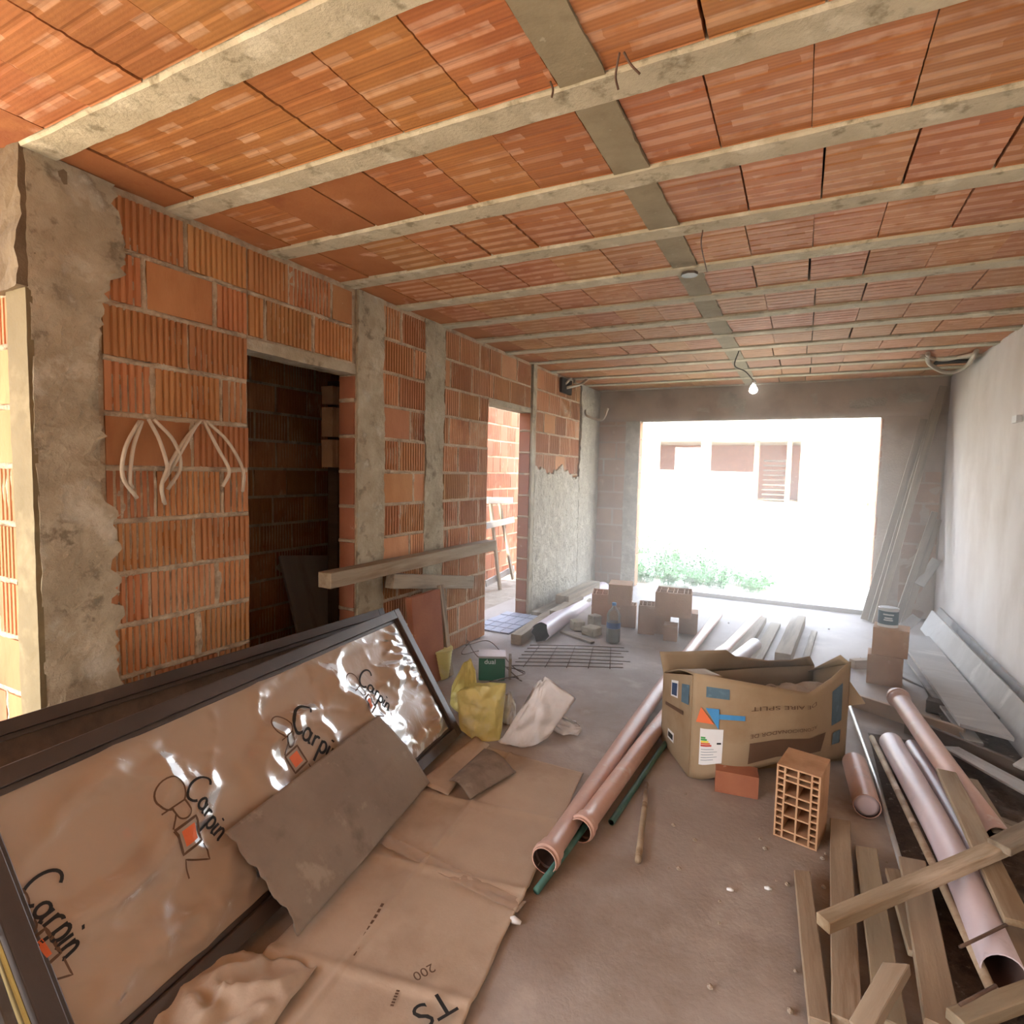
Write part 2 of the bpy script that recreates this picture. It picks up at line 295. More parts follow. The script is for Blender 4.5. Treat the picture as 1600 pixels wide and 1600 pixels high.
def lay(parent, axis, u0, u1, zlo, zhi, front, phase=0, mt='brick', d=.105, ribbed=.95, blen=.30, joint=.020, facing=1, z0=.1445-.2225, pitch=.2225, skip=None, zmax=2.598, jt=None, jw=.026):
    """courses of hollow clay bricks, each one an object; d=.105 body stays behind the face"""
    k = 0
    while z0+k*pitch < zhi-.02:
        za, zb = z0+k*pitch+.009, z0+(k+1)*pitch-.009; k += 1
        if zb < zlo+.03: continue
        za = max(za, zlo+.002); zb = min(zb, zhi-.002)
        if zb-za < .04: continue
        off = ((k+phase) % 2)*.5*(blen+joint) + rnd.uniform(-.03, .03)
        if jt is not None and zb > zlo+.05 and zb < zhi-.03: bead(jt, axis, facing, front, (u0, z0+k*pitch), (u1, z0+k*pitch), jw, .007, k)
        e = u1
        first = True
        while e > u0+.03:
            Ln = blen if not (first and off > .1) else off-joint
            if first and off <= .1: Ln = blen+min(0, off)
            s = max(u0+.004, e-Ln)
            if s-u0 < .07: s = u0+.004
            first = False; L = e-s
            if L > .04 and not (skip and skip((s+e)/2, (za+zb)/2)):
                hgt = round((zb-za)*100)/100-.0005
                mq = 'brickdusty' if (mt == 'brick' and rnd.random() < (.45 if (axis == 'x' and (s+e)/2 > 2.9) else .12)) else mt
                me = brick_mesh(round(L, 2)-.002, hgt, d, rnd.random() < ribbed, mq)
                o = bpy.data.objects.new('brick', me); COL.objects.link(o)
                if not me.materials: me.materials.append(M[mq])
                c = (s+e)/2; zc = (za+zb)/2; pr = rnd.uniform(-.002, .005)
                if axis == 'x':
                    o.location = (front+facing*pr, c, zc); o.rotation_euler = (rnd.uniform(-.006, .006), 0, R(90)*facing)
                else:
                    o.location = (c, front-pr, zc); o.rotation_euler = (rnd.uniform(-.006, .006), 0, 0)
                o.parent = parent
            if jt is not None and s > u0+.02: bead(jt, axis, facing, front, (s-joint/2, za-.005), (s-joint/2, zb+.005), jw*rnd.choice((.6, .8, 1.0, 1.6)), .006, k+s)
            e = s-joint-rnd.uniform(-.006, .012)

# floor
mb = MB()
def fl(s, t):
    x, y = -3.0+s*(XR+3.2), -2.2+t*9.9
    return (x, y, -.004+.003*nz(x*1.5, y*1.5)+.0015*nz(x*9, y*9))
mb.grid(fl, 110, 220); mb.box((-3.0, -2.2, -.2), (XR+.2, 7.7, -.012))
floor = tag(mb.build('floor', M['floor']), 'reddish grey dusty concrete floor of the unfinished room', kind='structure'); smoothsharp(floor, 50)
for i, (px, py, r) in enumerate([(1432, 1490, .05)]):
    pass
# ceiling: void slab, beams, blocks, cast rib
mb = MB(); mb.box((-2.75, -2.2, H+.075), (XR+.15, YF+.2, H+.26)); 
ceil = tag(mb.build('ceiling', M['dark']), 'beam and clay block ceiling seen from below', kind='structure')
BW, BP, B0 = .115, .53, 1.06
beam_me = None
for k in range(-6, 13):
    y = B0+BP*k
    if y < -2.2: continue
    mb = MB(); x0, x1 = -2.66, XR+.1
    n = 130
    def sec(i):
        x = x0+(x1-x0)*i/n; a = .004*nz(x*5, k*3.1)+.003*nz(x*19, k); b = .004*nz(x*6, k*5.7+9)+.003*nz(x*21, k+4)
        dz = .0025*nz(x*7, k+11)
        return [(x, y+a-.01, H+.075), (x, y+a, H+.010+dz), (x, y+.005+a, H+.002+dz), (x, y+BW-.005+b, H+.002+dz), (x, y+BW+b, H+.010+dz), (x, y+BW+.01+b, H+.075)]
    vs = [p for i in range(n+1) for p in sec(i)]; mb.add(vs, [(i*6+q, i*6+q+1, i*6+7+q, i*6+6+q) for i in range(n) for q in range(5)] + [(0, 1, 2, 3, 4, 5), tuple(n*6+q for q in range(5, -1, -1))])
    o = mb.build('concrete_beam', M['beam'], ceil)
TM = {}
def tile_mesh(L, W, kind, mt='tile'):
    L = round(L, 2); key = (L, kind, mt)
    if key in TM: return TM[key]
    mb = MB(); ny = 6; p = W/ny; prof = []
    for i in range(ny):
        y = -W/2+i*p
        prof += [(y+.004, .0025), (y+.012, 0), (y+p-.012, 0), (y+p-.004, .0025)] if kind == 0 else ([(y, 0), (y+p, 0)] if i == 0 else [(y+p, 0)])
    prof = [(-W/2, 0)] + prof + [(W/2, 0)] if kind == 0 else prof
    m = len(prof); vs = [(-L/2, y, z) for y, z in prof]+[(L/2, y, z) for y, z in prof]
    fs = [(i+1, i, m+i, m+i+1) for i in range(m-1)]
    k = len(vs); vs += [(-L/2, -W/2, .05), (-L/2, W/2, .05), (L/2, -W/2, .05), (L/2, W/2, .05)]
    fs += [(k, k+1)+tuple(range(m-1, -1, -1)), (k+3, k+2)+tuple(m+i for i in range(m)), (k+1, k, k+2, k+3)]
    mb.add(vs, fs); me = mb.mesh('ceiling_block', [M['tileplain' if kind else mt]]); TM[key] = me; return me
tr = random.Random(9)
seamsL = [-2.66, -2.33, -2.055, -1.782, -1.51, -1.237, -.953, -.685]; seamsR = [-.556, -.278, -.008, .256, .53, .80, 1.07, XR+.03]
for k in range(-7, 12):
    ya, yb = B0+BP*k+BW+.004, B0+BP*(k+1)-.004
    if yb < -2.2: continue
    sh = tr.uniform(-.03, .03) if k > 0 else 0
    for seams in (seamsL, seamsR):
        for i in range(len(seams)-1):
            a = seams[i]+(sh if 0 < i else 0); b = seams[i+1]+(sh if i+1 < len(seams)-1 else 0)
            edge = (seams is seamsL and i == 0)
            plain = edge or (k == 1 and seams is seamsL and i in (2, 3)) or (k < 1 and tr.random() < .05) or (k == 2 and i == 1 and seams is seamsL)
            W = yb-ya; gap = tr.choice((.004, .007, .009, .014)) if seams is seamsR else tr.choice((.003, .004, .009))
            o = new('ceiling_block', tile_mesh(b-a-gap, W, 1 if plain else 0, 'tileR' if (seams is seamsR or k > 1) else 'tile'), ceil)
            o.location = ((a+b)/2, (ya+yb)/2, H+.012+tr.uniform(0, .004)); o.rotation_euler = (tr.uniform(-.008, .008), tr.uniform(-.01, .01), tr.uniform(-.006, .006))
    mb = MB(); rough_patch(mb, 'z', -.682, -.552, ya-.003, yb+.003, H+.006, .05, .03, .002, rag=((.004, .012, 0, 0) if k != 0-1 else (.01, .06, 0, 0)), seed=k+20, facing=-1)
    mb.build('cast_rib', M['rib'], ceil)
# left wall ---------------------------------------------------------------
wl = empty('wall_left'); tag(wl, 'long wall of ribbed clay bricks with two doorways and concrete columns', kind='structure')
segs = [(1.3, 1.99, 0, H), (1.99, 2.77, 2.09, H), (2.776, 4.47, 0, H), (4.47, 5.36, 2.12, H), (5.366, YF, 0, H)]
mb = MB()
for i, (a, b, c, d) in enumerate(segs):
    rough_patch(mb, 'x', a, b, c, d+.07, XL-.006, .115, .022, .005, seed=i*.37)
mb.build('mortar_bed', M['mortar'], wl)
JT = MB()
lay(wl, 'x', 1.32, 1.985, 0, H, XL, jt=JT)
lay(wl, 'x', 2.0, 2.74, 2.15, H, XL, phase=1, jt=JT)
lay(wl, 'x', 3.03, 3.51, 0, H, XL, ribbed=.85, jt=JT)
lay(wl, 'x', 3.77, 4.465, 0, H, XL, phase=1, jt=JT)
lay(wl, 'x', 4.48, 5.33, 2.15, H, XL, ribbed=.95, jt=JT)
lay(wl, 'x', 5.47, 6.78, 1.35, H, XL, phase=1, ribbed=.8, jt=JT)
tag(JT.build('mortar_joint', M['mortar'], wl, True), kind='stuff')
JJ = MB()
# brick ends in the two door jambs (faces look towards the camera)
lay(wl, 'y', XL-.13, XL-.006, 0, 2.08, 2.766, mt='brickred', ribbed=0, d=.06, blen=.124, joint=.03, jt=JJ)
lay(wl, 'y', XL-.13, XL-.006, 0, 2.11, 5.356, mt='brickred', ribbed=0, d=.06, blen=.124, joint=.03, jt=JJ)
tag(JJ.build('mortar_joint', M['mortar'], wl, True), kind='stuff')
mb = MB(); rough_patch(mb, 'y', XL-.134, XL-.002, 0, 2.09, 2.775, .03, .03, .002, facing=-1, seed=3); rough_patch(mb, 'y', XL-.134, XL-.002, 0, 2.12, 5.365, .03, .03, .002, facing=-1, seed=6)
mb.build('jamb_mortar', M['mortar'], wl)
# concrete columns and plaster
mb = MB(); rough_patch(mb, 'x', 1.075, 1.33, 0, H+.01, XL+.022, .17, .02, .007, rag=(.01, .09, 0, 0), seed=4)
mb.box((XL-.125, 1.085, 0), (XL, 1.3, H+.02)); o = mb.build('concrete_column', M['concrete'], wl); tag(o, 'widest concrete column with ragged plaster edge')
mb = MB(); rough_patch(mb, 'x', 2.785, 3.03, 0, H+.01, XL+.012, .03, .025, .006, rag=(.012, .03, 0, 0), seed=14); mb.build('concrete_column', M['concrete'], wl)
mb = MB(); rough_patch(mb, 'x', 3.515, 3.76, 0, H+.01, XL+.006, .1, .025, .006, rag=(.035, .03, 0, 0), seed=24); mb.build('concrete_column', M['concrete'], wl)
mb = MB(); rough_patch(mb, 'x', 5.365, 5.45, 0, H+.005, XL+.02, .03, .03, .003, rag=(.004, .006, 0, 0), seed=34); mb.build('concrete_post', M['concrete'], wl)
mb = MB(); rough_patch(mb, 'x', 5.44, 6.80, 0, 1.52, XL+.022, .06, .025, .008, rag=(0, .0, 0, .10), seed=44)
rough_patch(mb, 'x', 6.78, YF, 0, H, XL+.026, .06, .03, .006, rag=(.05, 0, 0, 0), seed=54); mb.build('rough_plaster_patch', M['plaster'], wl)
# lintels
mb = MB(); rough_patch(mb, 'x', 1.985, 2.775, 2.085, 2.15, XL+.004, .135, .03, .004, rag=(0, 0, .004, .01), seed=61); mb.build('lintel', M['concrete'], wl)
mb = MB(); rough_patch(mb, 'x', 4.465, 5.365, 2.105, 2.155, XL+.004, .135, .03, .004, rag=(0, 0, .004, .01), seed=63); mb.build('lintel', M['concrete'], wl)
# return wall at the left edge, facing the camera
wr = empty('wall_return'); tag(wr, 'sunlit brick wall stub at the left edge of the photo', kind='structure')
mb = MB(); rough_patch(mb, 'y', -4.6, -2.655, 0, 2.12, 1.076, .12, .04, .006, facing=-1, seed=71); mb.build('mortar_bed', M['mortar'], wr)
JR = MB(); lay(wr, 'y', -4.6, -2.66, 0, 2.11, 1.07, mt='brick', ribbed=.4, jt=JR); tag(JR.build('mortar_joint', M['mortar'], wr, True), kind='stuff')
mb = MB(); rough_patch(mb, 'y', -2.655, XL+.02, 0, 2.12, 1.062, .02, .03, .002, rag=(.01, 0, 0, 0), facing=-1, seed=77); mb.build('cement_band', M['band'], wr)
mb = MB(); rough_patch(mb, 'y', -4.6, XL+.02, 2.12, H+.05, 1.045, .16, .03, .012, rag=(0, .0, .02, 0), facing=-1, seed=79); mb.build('rough_lintel', M['darkrender'], wr)
# right wall
mb = MB(); rough_patch(mb, 'x', -2.2, YF+.1, -.05, H+.05, XR, .15, .05, .005, facing=-1, seed=81)
tag(mb.build('wall_right', M['plasterR'], smooth=True), 'pale rendered wall on the right', kind='structure')
mb = MB(); mb.box((-4.6, -2.2, H+.075), (-2.75, 1.2, H+.26)); tag(mb.build('ceiling_side_blocker', M['concrete']), 'added unseen slab over the side bay that shades the left wall stub', kind='structure')  # unseen slab added to keep daylight off the left wall stub
mb = MB(); mb.box((-1.75, -2.35, -.05), (XR+.15, -2.2, H+.2)); mb.box((-2.75, -2.35, 2.1), (-1.75, -2.2, H+.2))
tag(mb.build('wall_rear_blocker', M['plasterR']), 'added unseen wall behind the camera that cuts the rear light, with an opening', kind='structure')  # added to narrow the rear opening and dim light from behind
# far wall with the big opening
wf = empty('wall_far'); tag(wf, 'end wall around the big opening, rendered lintel over it', kind='structure')
WX0, WX1, WZ = -1.95, .745, 2.2
mb = MB(); rough_patch(mb, 'y', XL, WX0, 0, H, YF+.006, .16, .05, .005, facing=-1, seed=91)
rough_patch(mb, 'y', WX1, XR, 0, H, YF, .16, .05, .006, facing=-1, seed=93)
rough_patch(mb, 'y', XL, XR, WZ, H+.04, YF-.006, .17, .05, .006, facing=-1, seed=95); mb.build('brown_render', M['plasterF'], wf, smooth=True)
lay(wf, 'y', XL+.02, WX0-.19, 0, WZ, YF, mt='brickpale', ribbed=0, d=.05)
lay(wf, 'y', WX1+.25, XR-.02, 0, 1.6, YF, mt='brickpale', ribbed=0, d=.05, phase=1)
mb = MB(); rough_patch(mb, 'y', WX0-.19, WX0, 0, WZ, YF-.012, .05, .03, .003, facing=-1, seed=97, rag=(.01, 0, 0, 0)); mb.build('rendered_edge', M['plaster'], wf)
# jamb bricks of the opening
for side, x in ((1, WX0), (-1, WX1)):
    for k in range(10):
        me = brick_mesh(.15, .205, .02, False); me2 = me
        o = bpy.data.objects.new('brick', me2); COL.objects.link(o)
        if not me2.materials: me2.materials.append(M['brick'])
        o.location = (x+side*.004, YF+.075, .11+.218*k); o.rotation_euler = (0, 0, R(90)*side); o.parent = wf
mb = MB()
for i in range(9): # broken patches of old coating on the lintel
    x = random.Random(i).uniform(-1.6, 1.0); wv = random.Random(i+50).uniform(.08, .3); hh = random.Random(i+90).uniform(.05, .14); z = random.Random(i+7).uniform(2.26, 2.45)
    rough_patch(mb, 'y', x, x+wv, z, z+hh, YF-.013, .01, .02, .003, rag=(.05, .05, .03, .03), facing=-1, seed=i)
mb.build('cement_smear', M['plaster'], wf)
# threshold
mb = MB(); rough_patch(mb, 'z', -1.25, .74, 7.36, 7.7, .045, .05, .05, .002, seed=99); tag(mb.build('trim_1', M['formboard']), 'low bluish grey threshold slab of the big opening', kind='structure')

# ---------------------------------------------------------------- rooms beyond the doorways
wb = empty('wall_back'); tag(wb, 'brick wall of the rooms behind the doorways', kind='structure')
mb = MB(); rough_patch(mb, 'x', 1.2, 9.0, -.05, 2.75, -3.806, .12, .06, .006, seed=101); mb.build('mortar_bed', M['mortar'], wb)
lay(wb, 'x', 2.3, 4.5, 0, 2.6, -3.8, ribbed=.9)
lay(wb, 'x', 6.0, 8.6, 0, 2.6, -3.8, mt='brickred', ribbed=.5, blen=.2, joint=.016)
wp = empty('wall_partition'); tag(wp, 'dark partition wall seen through the first doorway', kind='structure')
mb = MB(); rough_patch(mb, 'y', -3.8, -2.66, -.05, 2.7, 4.206, .11, .06, .006, facing=-1, seed=103); mb.build('mortar_bed', M['mortar'], wp)
lay(wp, 'y', -3.79, -2.67, 0, 2.6, 4.2, d=.06)
lay(wp, 'x', 2.93, 3.0, 1.5, 2.06, -2.88, d=.1, mt='brickpale', blen=.1)  # paler clay stands in for light reaching these stub bricks
mb = MB(); mb.box((-2.99, 3.0, 0), (-2.9, 3.1, 2.1)); mb.build('dark_stub', M['wooddk'], wp)  # added stub, coloured dark to merge with the unlit doorway
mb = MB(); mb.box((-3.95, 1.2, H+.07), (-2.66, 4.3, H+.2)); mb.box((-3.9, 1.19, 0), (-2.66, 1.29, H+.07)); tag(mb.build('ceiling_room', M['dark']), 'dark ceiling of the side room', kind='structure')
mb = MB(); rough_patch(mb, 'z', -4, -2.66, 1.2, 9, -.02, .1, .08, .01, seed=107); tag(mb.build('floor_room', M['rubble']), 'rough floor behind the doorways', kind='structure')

# ---------------------------------------------------------------- small helpers for things
def frame_matrix(A, B, up):
    X = (B-A).normalized(); Z = (up-X*up.dot(X)).normalized(); Y = Z.cross(X); m = Matrix((X, Y, Z)).transposed().to_4x4(); m.translation = A; return m
def board(name, label, cat, A, B, w, t, mt='wood', up=(0, 0, 1), group=None, parent=None, skew=0, bend=0.0, cut=0.0):
    """sawn board from A to B (centre line of its underside), width w, thickness t"""
    A, B, up = Vector(A), Vector(B), Vector(up); L = (B-A).length; n = max(4, int(L/.12)); s = hash_(label or name)
    mb = MB(); vs = []
    for i in range(n+1):
        x = L*i/n; j = lambda q: .0025*nz(x*6, q, s)
        zb = bend*math.sin(math.pi*i/n)
        e = cut if i == n else 0
        vs += [(x+j(11)*2, -w/2+j(1), zb+j(2)), (x-e, w/2+j(3), zb+j(4)), (x-e, w/2+j(5), t+zb+j(6)), (x, -w/2+j(7), t+zb+j(8))]
    fs = [(i*4+q, (i+1)*4+q, (i+1)*4+(q+1) % 4, i*4+(q+1) % 4) for i in range(n) for q in range(4)]
    fs += [(0, 1, 2, 3), (n*4+3, n*4+2, n*4+1, n*4)]
    mb.add(vs, fs); o = mb.build(name, M[mt], parent)
    o.matrix_world = frame_matrix(A, B, up)
    bv = o.modifiers.new('b', 'BEVEL'); bv.width = min(.003, t*.2); bv.limit_method = 'ANGLE'; bv.segments = 1
    if cat: tag(o, label, cat, group)
    return o
def hash_(s): return (sum((i+1)*ord(c) for i, c in enumerate(s)) % 997)*.37
def lift(p, z): p = Vector(p); p.z = z; return p
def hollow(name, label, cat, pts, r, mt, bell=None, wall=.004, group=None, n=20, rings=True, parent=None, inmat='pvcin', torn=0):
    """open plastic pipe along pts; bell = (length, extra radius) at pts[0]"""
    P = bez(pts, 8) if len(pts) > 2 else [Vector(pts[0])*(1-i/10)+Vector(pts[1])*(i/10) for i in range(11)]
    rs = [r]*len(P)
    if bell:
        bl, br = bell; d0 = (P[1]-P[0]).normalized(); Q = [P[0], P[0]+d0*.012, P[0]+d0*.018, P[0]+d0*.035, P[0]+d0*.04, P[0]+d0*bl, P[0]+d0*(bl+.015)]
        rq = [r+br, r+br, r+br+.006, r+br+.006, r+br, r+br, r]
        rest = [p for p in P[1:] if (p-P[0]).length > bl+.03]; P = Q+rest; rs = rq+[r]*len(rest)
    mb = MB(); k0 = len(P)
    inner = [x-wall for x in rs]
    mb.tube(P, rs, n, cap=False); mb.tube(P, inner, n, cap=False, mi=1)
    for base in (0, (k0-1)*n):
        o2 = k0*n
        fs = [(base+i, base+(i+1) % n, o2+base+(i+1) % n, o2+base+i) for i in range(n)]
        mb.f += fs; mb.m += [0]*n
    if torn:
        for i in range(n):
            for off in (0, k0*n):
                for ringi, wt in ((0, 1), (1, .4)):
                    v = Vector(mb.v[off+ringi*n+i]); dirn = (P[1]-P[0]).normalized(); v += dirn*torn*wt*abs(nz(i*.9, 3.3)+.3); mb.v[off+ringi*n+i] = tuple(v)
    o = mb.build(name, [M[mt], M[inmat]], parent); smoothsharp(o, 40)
    bmn(o)
    if cat: tag(o, label, cat, group)
    return o
def bmn(o):
    bm = bmesh.new(); bm.from_mesh(o.data); bmesh.ops.recalc_face_normals(bm, faces=bm.faces); bm.to_mesh(o.data); bm.free()
def rod(name, label, cat, pts, r, mt, n=8, parent=None, group=None, smooth=True):
    mb = MB(); mb.tube(pts, r, n); o = mb.build(name, M[mt], parent, smooth)
    if cat: tag(o, label, cat, group)
    return o
def text_mesh(s, size, align='LEFT'):
    c = bpy.data.curves.new('t', 'FONT'); c.body = s; c.size = size; c.align_x = align; c.resolution_u = 3
    o = bpy.data.objects.new('t', c); me = bpy.data.meshes.new_from_object(o); bpy.data.objects.remove(o)
    vs = [tuple(v.co) for v in me.vertices]; fs = [tuple(p.vertices) for p in me.polygons]; bpy.data.meshes.remove(me); return vs, fs
def ribbon(pts, w):
    pp = [pts[0]]
    for a, b in zip(pts, pts[1:]):
        n = max(1, int(math.hypot(b[0]-a[0], b[1]-a[1])/.03)); pp += [(a[0]+(b[0]-a[0])*i/n, a[1]+(b[1]-a[1])*i/n) for i in range(1, n+1)]
    pts = pp
    vs = []; fs = []; n = len(pts)
    for i, p in enumerate(pts):
        a = pts[max(0, i-1)]; b = pts[min(n-1, i+1)]; dx, dy = b[0]-a[0], b[1]-a[1]; l = math.hypot(dx, dy) or 1
        nx, ny = -dy/l*w/2, dx/l*w/2; vs += [(p[0]+nx, p[1]+ny, 0), (p[0]-nx, p[1]-ny, 0)]
    fs = [(2*i, 2*i+1, 2*i+3, 2*i+2) for i in range(n-1)]; return vs, fs
def arc(cx, cy, rx, ry, a0, a1, n=14): return [(cx+rx*math.cos(R(a0+(a1-a0)*i/n)), cy+ry*math.sin(R(a0+(a1-a0)*i/n))) for i in range(n+1)]

# ---------------------------------------------------------------- hollow bricks lying about
def lattice_mesh(hh=.30, ww=.16, dd=.20, small=True):
    """hollow clay brick: hole face on -Y, holes run along Y; height along Z, base at z=0"""
    key = ('lat', hh, ww, dd, small)
    if key in BR: return BR[key]
    mb = MB(); t = .007; hw = ww/2
    mb.box((-hw, 0, 0), (-hw+t, dd, hh)); mb.box((hw-t, 0, 0), (hw, dd, hh)); mb.box((-hw+t, 0, 0), (hw-t, dd, t)); mb.box((-hw+t, 0, hh-t), (hw-t, dd, hh))
    for x in (-hw+.032, 0, hw-.032): mb.box((x-t/2, .0008, t), (x+t/2, dd-.0008, hh-t))
    for z in ([.036, .10, .155, .19, .25, hh-.036] if hh > .25 else [.036, hh/2, hh-.036]): mb.box((-hw+.036, .0016, z-t/2), (hw-.036, dd-.0016, z+t/2))
    n = 11 if hh > .25 else 7
    for i in range(1, n):
        for sx_ in (-1, 1):
            x0, x1 = sorted((sx_*(hw-t), sx_*(hw-.0285))); mb.box((x0, .0024, hh*i/n-.0035), (x1, dd-.0024, hh*i/n+.0035))
    me = mb.mesh('hollow_brick', [M['brickpale']]); BR[key] = me; return me
def hbrick(label, loc, rot=(0, 0, 0), dims=(.30, .16, .20), mt='brickpale', group='hollow bricks lying on the floor', turn=False):
    if turn:      # dims = height, width seen, depth; holes face sideways
        h_, w_, d_ = dims; rz = rot[2]; dims = (h_, d_, w_); loc = Vector(loc)+Vector((math.cos(rz)*w_/2-math.sin(rz)*d_/2, math.sin(rz)*w_/2+math.cos(rz)*d_/2, 0)); rot = (0, 0, rz+R(90))
    me = lattice_mesh(*dims)
    if mt != 'brickpale': me = me.copy(); me.materials[0] = M[mt]
    o = new('hollow_brick', me); o.location = loc; o.rotation_euler = rot; tag(o, label, 'brick', group); return o
UPH = (R(90), 0, 0)    # holes upwards
# lattice brick in front of the box, plain terracotta one behind it
hbrick('hollow brick standing upright, its grid of square holes facing the camera', (.045, 2.545, 0), (0, 0, R(-12)), (.31, .165, .19))
hbrick('reddish solid-faced brick half under the big cardboard box', (-.205, 2.80, 0), (0, 0, R(8)), (.105, .19, .10), 'brickred', turn=True)
def holes_up(label, x, y, z, rz, hx=.20, hy=.15, hz=.20, mt='brickpale', g='hollow bricks lying on the floor'):
    # template rotated so that the holes run vertically: template Z -> world -Y direction
    me = lattice_mesh(hx, hy, hz)
    if mt != 'brickpale': me = me.copy(); me.materials[0] = M[mt]
    o = new('hollow_brick', me); Rm = Matrix.Rotation(rz, 4, 'Z') @ Matrix.Translation((-hx/2, 0, hz)) @ Matrix(((0, 0, 1, 0), (1, 0, 0, 0), (0, -1, 0, 0), (0, 0, 0, 1)))
    Rm = Matrix.Translation((x, y, z)) @ Rm; o.matrix_world = Rm; tag(o, label, 'brick', g); return o
# group left of centre
holes_up('mottled orange hollow brick beside the half pipe, holes upward', -1.73, 5.55, 0, R(15), .26, .30, .30, 'brickdusty')
holes_up('lower clay brick of the two stacked right behind the plastic bottle', -1.50, 5.50, 0, R(12), .2, .16, .22)
hbrick('top clay brick with a smooth upper face, stacked behind the plastic bottle', (-1.53, 5.36, .225), (0, 0, R(12)), (.20, .22, .26), turn=True)
holes_up('short clay brick with upward holes just right of the stack by the bottle', -1.27, 5.40, 0, R(12), .15, .24, .27)
# group centre
holes_up('clay brick with an open hole grid on top, uppermost of the pile by the threshold', -1.02, 5.40, .205, R(8), .32, .30, .22)
hbrick('left lower clay brick of the pile by the threshold', (-1.13, 5.36, 0), (0, 0, R(8)), (.20, .16, .22), turn=True)
hbrick('right lower clay brick of the pile by the threshold', (-.90, 5.50, 0), (0, 0, R(8)), (.20, .17, .2), turn=True)
hbrick('short broken clay brick in front of the pile by the threshold', (-1.0, 5.18, 0), (0, 0, R(8)), (.14, .12, .15), turn=True)
# stack on the right with the tin
hbrick('bottom clay brick under the tin can stack at right', (.60, 4.87, 0), (0, 0, R(-6)), (.215, .22, .2), 'brickpale', turn=True)
hbrick('upper clay brick carrying the tin can at right', (.625, 4.89, .217), (0, 0, R(-9)), (.2, .22, .2), 'brickpale', turn=True)
# tin can on top
tin = empty('paint_tin', (.615, 4.99, .42)); tag(tin, 'small grey and white paint tin on top of the two stacked bricks', 'tin')
mb = MB(); mb.tube([(0, 0, 0), (0, 0, .006), (0, 0, .13), (0, 0, .136)], [.066, .064, .064, .067], 24); smoothsharp(mb.build('can_body', M['white'], tin))
mb = MB(); mb.tube([(0, 0, .02), (0, 0, .118)], [.0655, .0655], 24, cap=False); smoothsharp(mb.build('can_label', M['bluegrey'], tin))
mb = MB(); mb.tube([(0, 0, .137), (0, 0, .14)], [.058, .058], 24); mb.build('can_lid', M['zinc'], tin)
mb = MB()
for z, ww in ((.09, .07), (.065, .05), (.05, .06)): mb.grid(lambda s, t, z=z, ww=ww: (.0665*math.sin((s-.5)*ww/.0665-.1), -.0665*math.cos((s-.5)*ww/.0665-.1), z+t*.01), 8, 1)
mb.build('can_print', M['white'], tin)

# ---------------------------------------------------------------- wrapped door frames leaning on the left
U = Vector((.111, -.994, 0)).normalized(); P0 = Vector((-1.68, 2.66, 0)); V0 = Vector((-.53, -.059, .846)); V0 = (V0-U*V0.dot(U)).normalized()
def door_panel(root, P, Uv, Vv, Lu, Lv, prof, mt, back, film=None, th=.05, lab=None):
    """leaning frame: P is its lower far corner, Uv along the floor towards the camera, Vv up the slope"""
    N = Uv.cross(Vv).normalized()
    if N.dot(CAM-P) < 0: N = -N
    def W(u, v, n): return P+Uv*u+Vv*v+N*n
    def member(name, u0, u1, v0, v1, m=mt, n0=0, n1=th):
        mb = MB(); vs = [W(u, v, n) for n in (n0, n1) for (u, v) in ((u0, v0), (u1, v0), (u1, v1), (u0, v1))]
        mb.add(vs, [(0, 3, 2, 1), (4, 5, 6, 7), (0, 1, 5, 4), (1, 2, 6, 5), (2, 3, 7, 6), (3, 0, 4, 7)])
        o = mb.build(name, M[m], root); bmn(o); bv = o.modifiers.new('b', 'BEVEL'); bv.width = .003; bv.segments = 2; return o
    p = prof
    member('frame_stile', 0, p, 0, Lv); member('frame_stile', Lu-p, Lu, 0, Lv)
    member('frame_rail', p, Lu-p, 0, p); member('frame_rail', p, Lu-p, Lv-p, Lv)
    # inner stepped lip
    q = p+.018
    member('frame_lip', p, q, p, Lv-p, n1=th*.6); member('frame_lip', Lu-q, Lu-p, p, Lv-p, n1=th*.6)
    member('frame_lip', q, Lu-q, p, q, n1=th*.6); member('frame_lip', q, Lu-q, Lv-q, Lv-p, n1=th*.6)
    member('backing_panel', q-.004, Lu-q+.004, q-.004, Lv-q+.004, back, n0=.004, n1=.014)
    return W, N, q
fr = empty('wrapped_door_frame', P0); tag(fr, 'large dark brown framed panel wrapped in glossy printed plastic film, frontmost against the left wall', 'door panel')
fr.location = (0, 0, 0)
LU, LV = 2.05, .79
V0s = V0
Wf, Nf, q = door_panel(fr, P0, U, V0s, LU, LV, .05, 'frame', 'board')
def wr(u, v):
    f = min(1, max(0, (u-.05)/.1))*min(1, max(0, (LU-.05-u)/.1))*min(1, max(0, (v-.05)/.08))*min(1, max(0, (LV-.05-v)/.08))
    q1_ = nz(u*1.7+v*2.2, v*2.6-u*1.1, 1.7); q2_ = nz(u*3.1-v*2.0, v*4.2+u*1.9, 5.1)
    a = .028*(1-abs(q1_)*4) + .018*(1-abs(q2_)*4) + .008*(1-abs(nz(u*6+v*3, v*9-u*3, 8))*4) + .002*(1-abs(nz(u*13-v*9, v*16+u*5, 3))*4)
    # fan of tight pleats at the far end
    k = max(0, 1-u/.55); ang = math.atan2(v-.30, u-.02+.6); a += .010*k*math.sin(ang*85+nz(u*6, v*6)*3)
    k2 = max(0, 1-abs(u-1.5)/.5)*max(0, 1-abs(v-.18)/.3); a += .008*k2*math.sin((u*.55+v)*38+2*nz(u*4, v*4))
    h_ = .024+f*a*.8; return .019+.5*((h_-.019)+math.sqrt((h_-.019)**2+.00004))
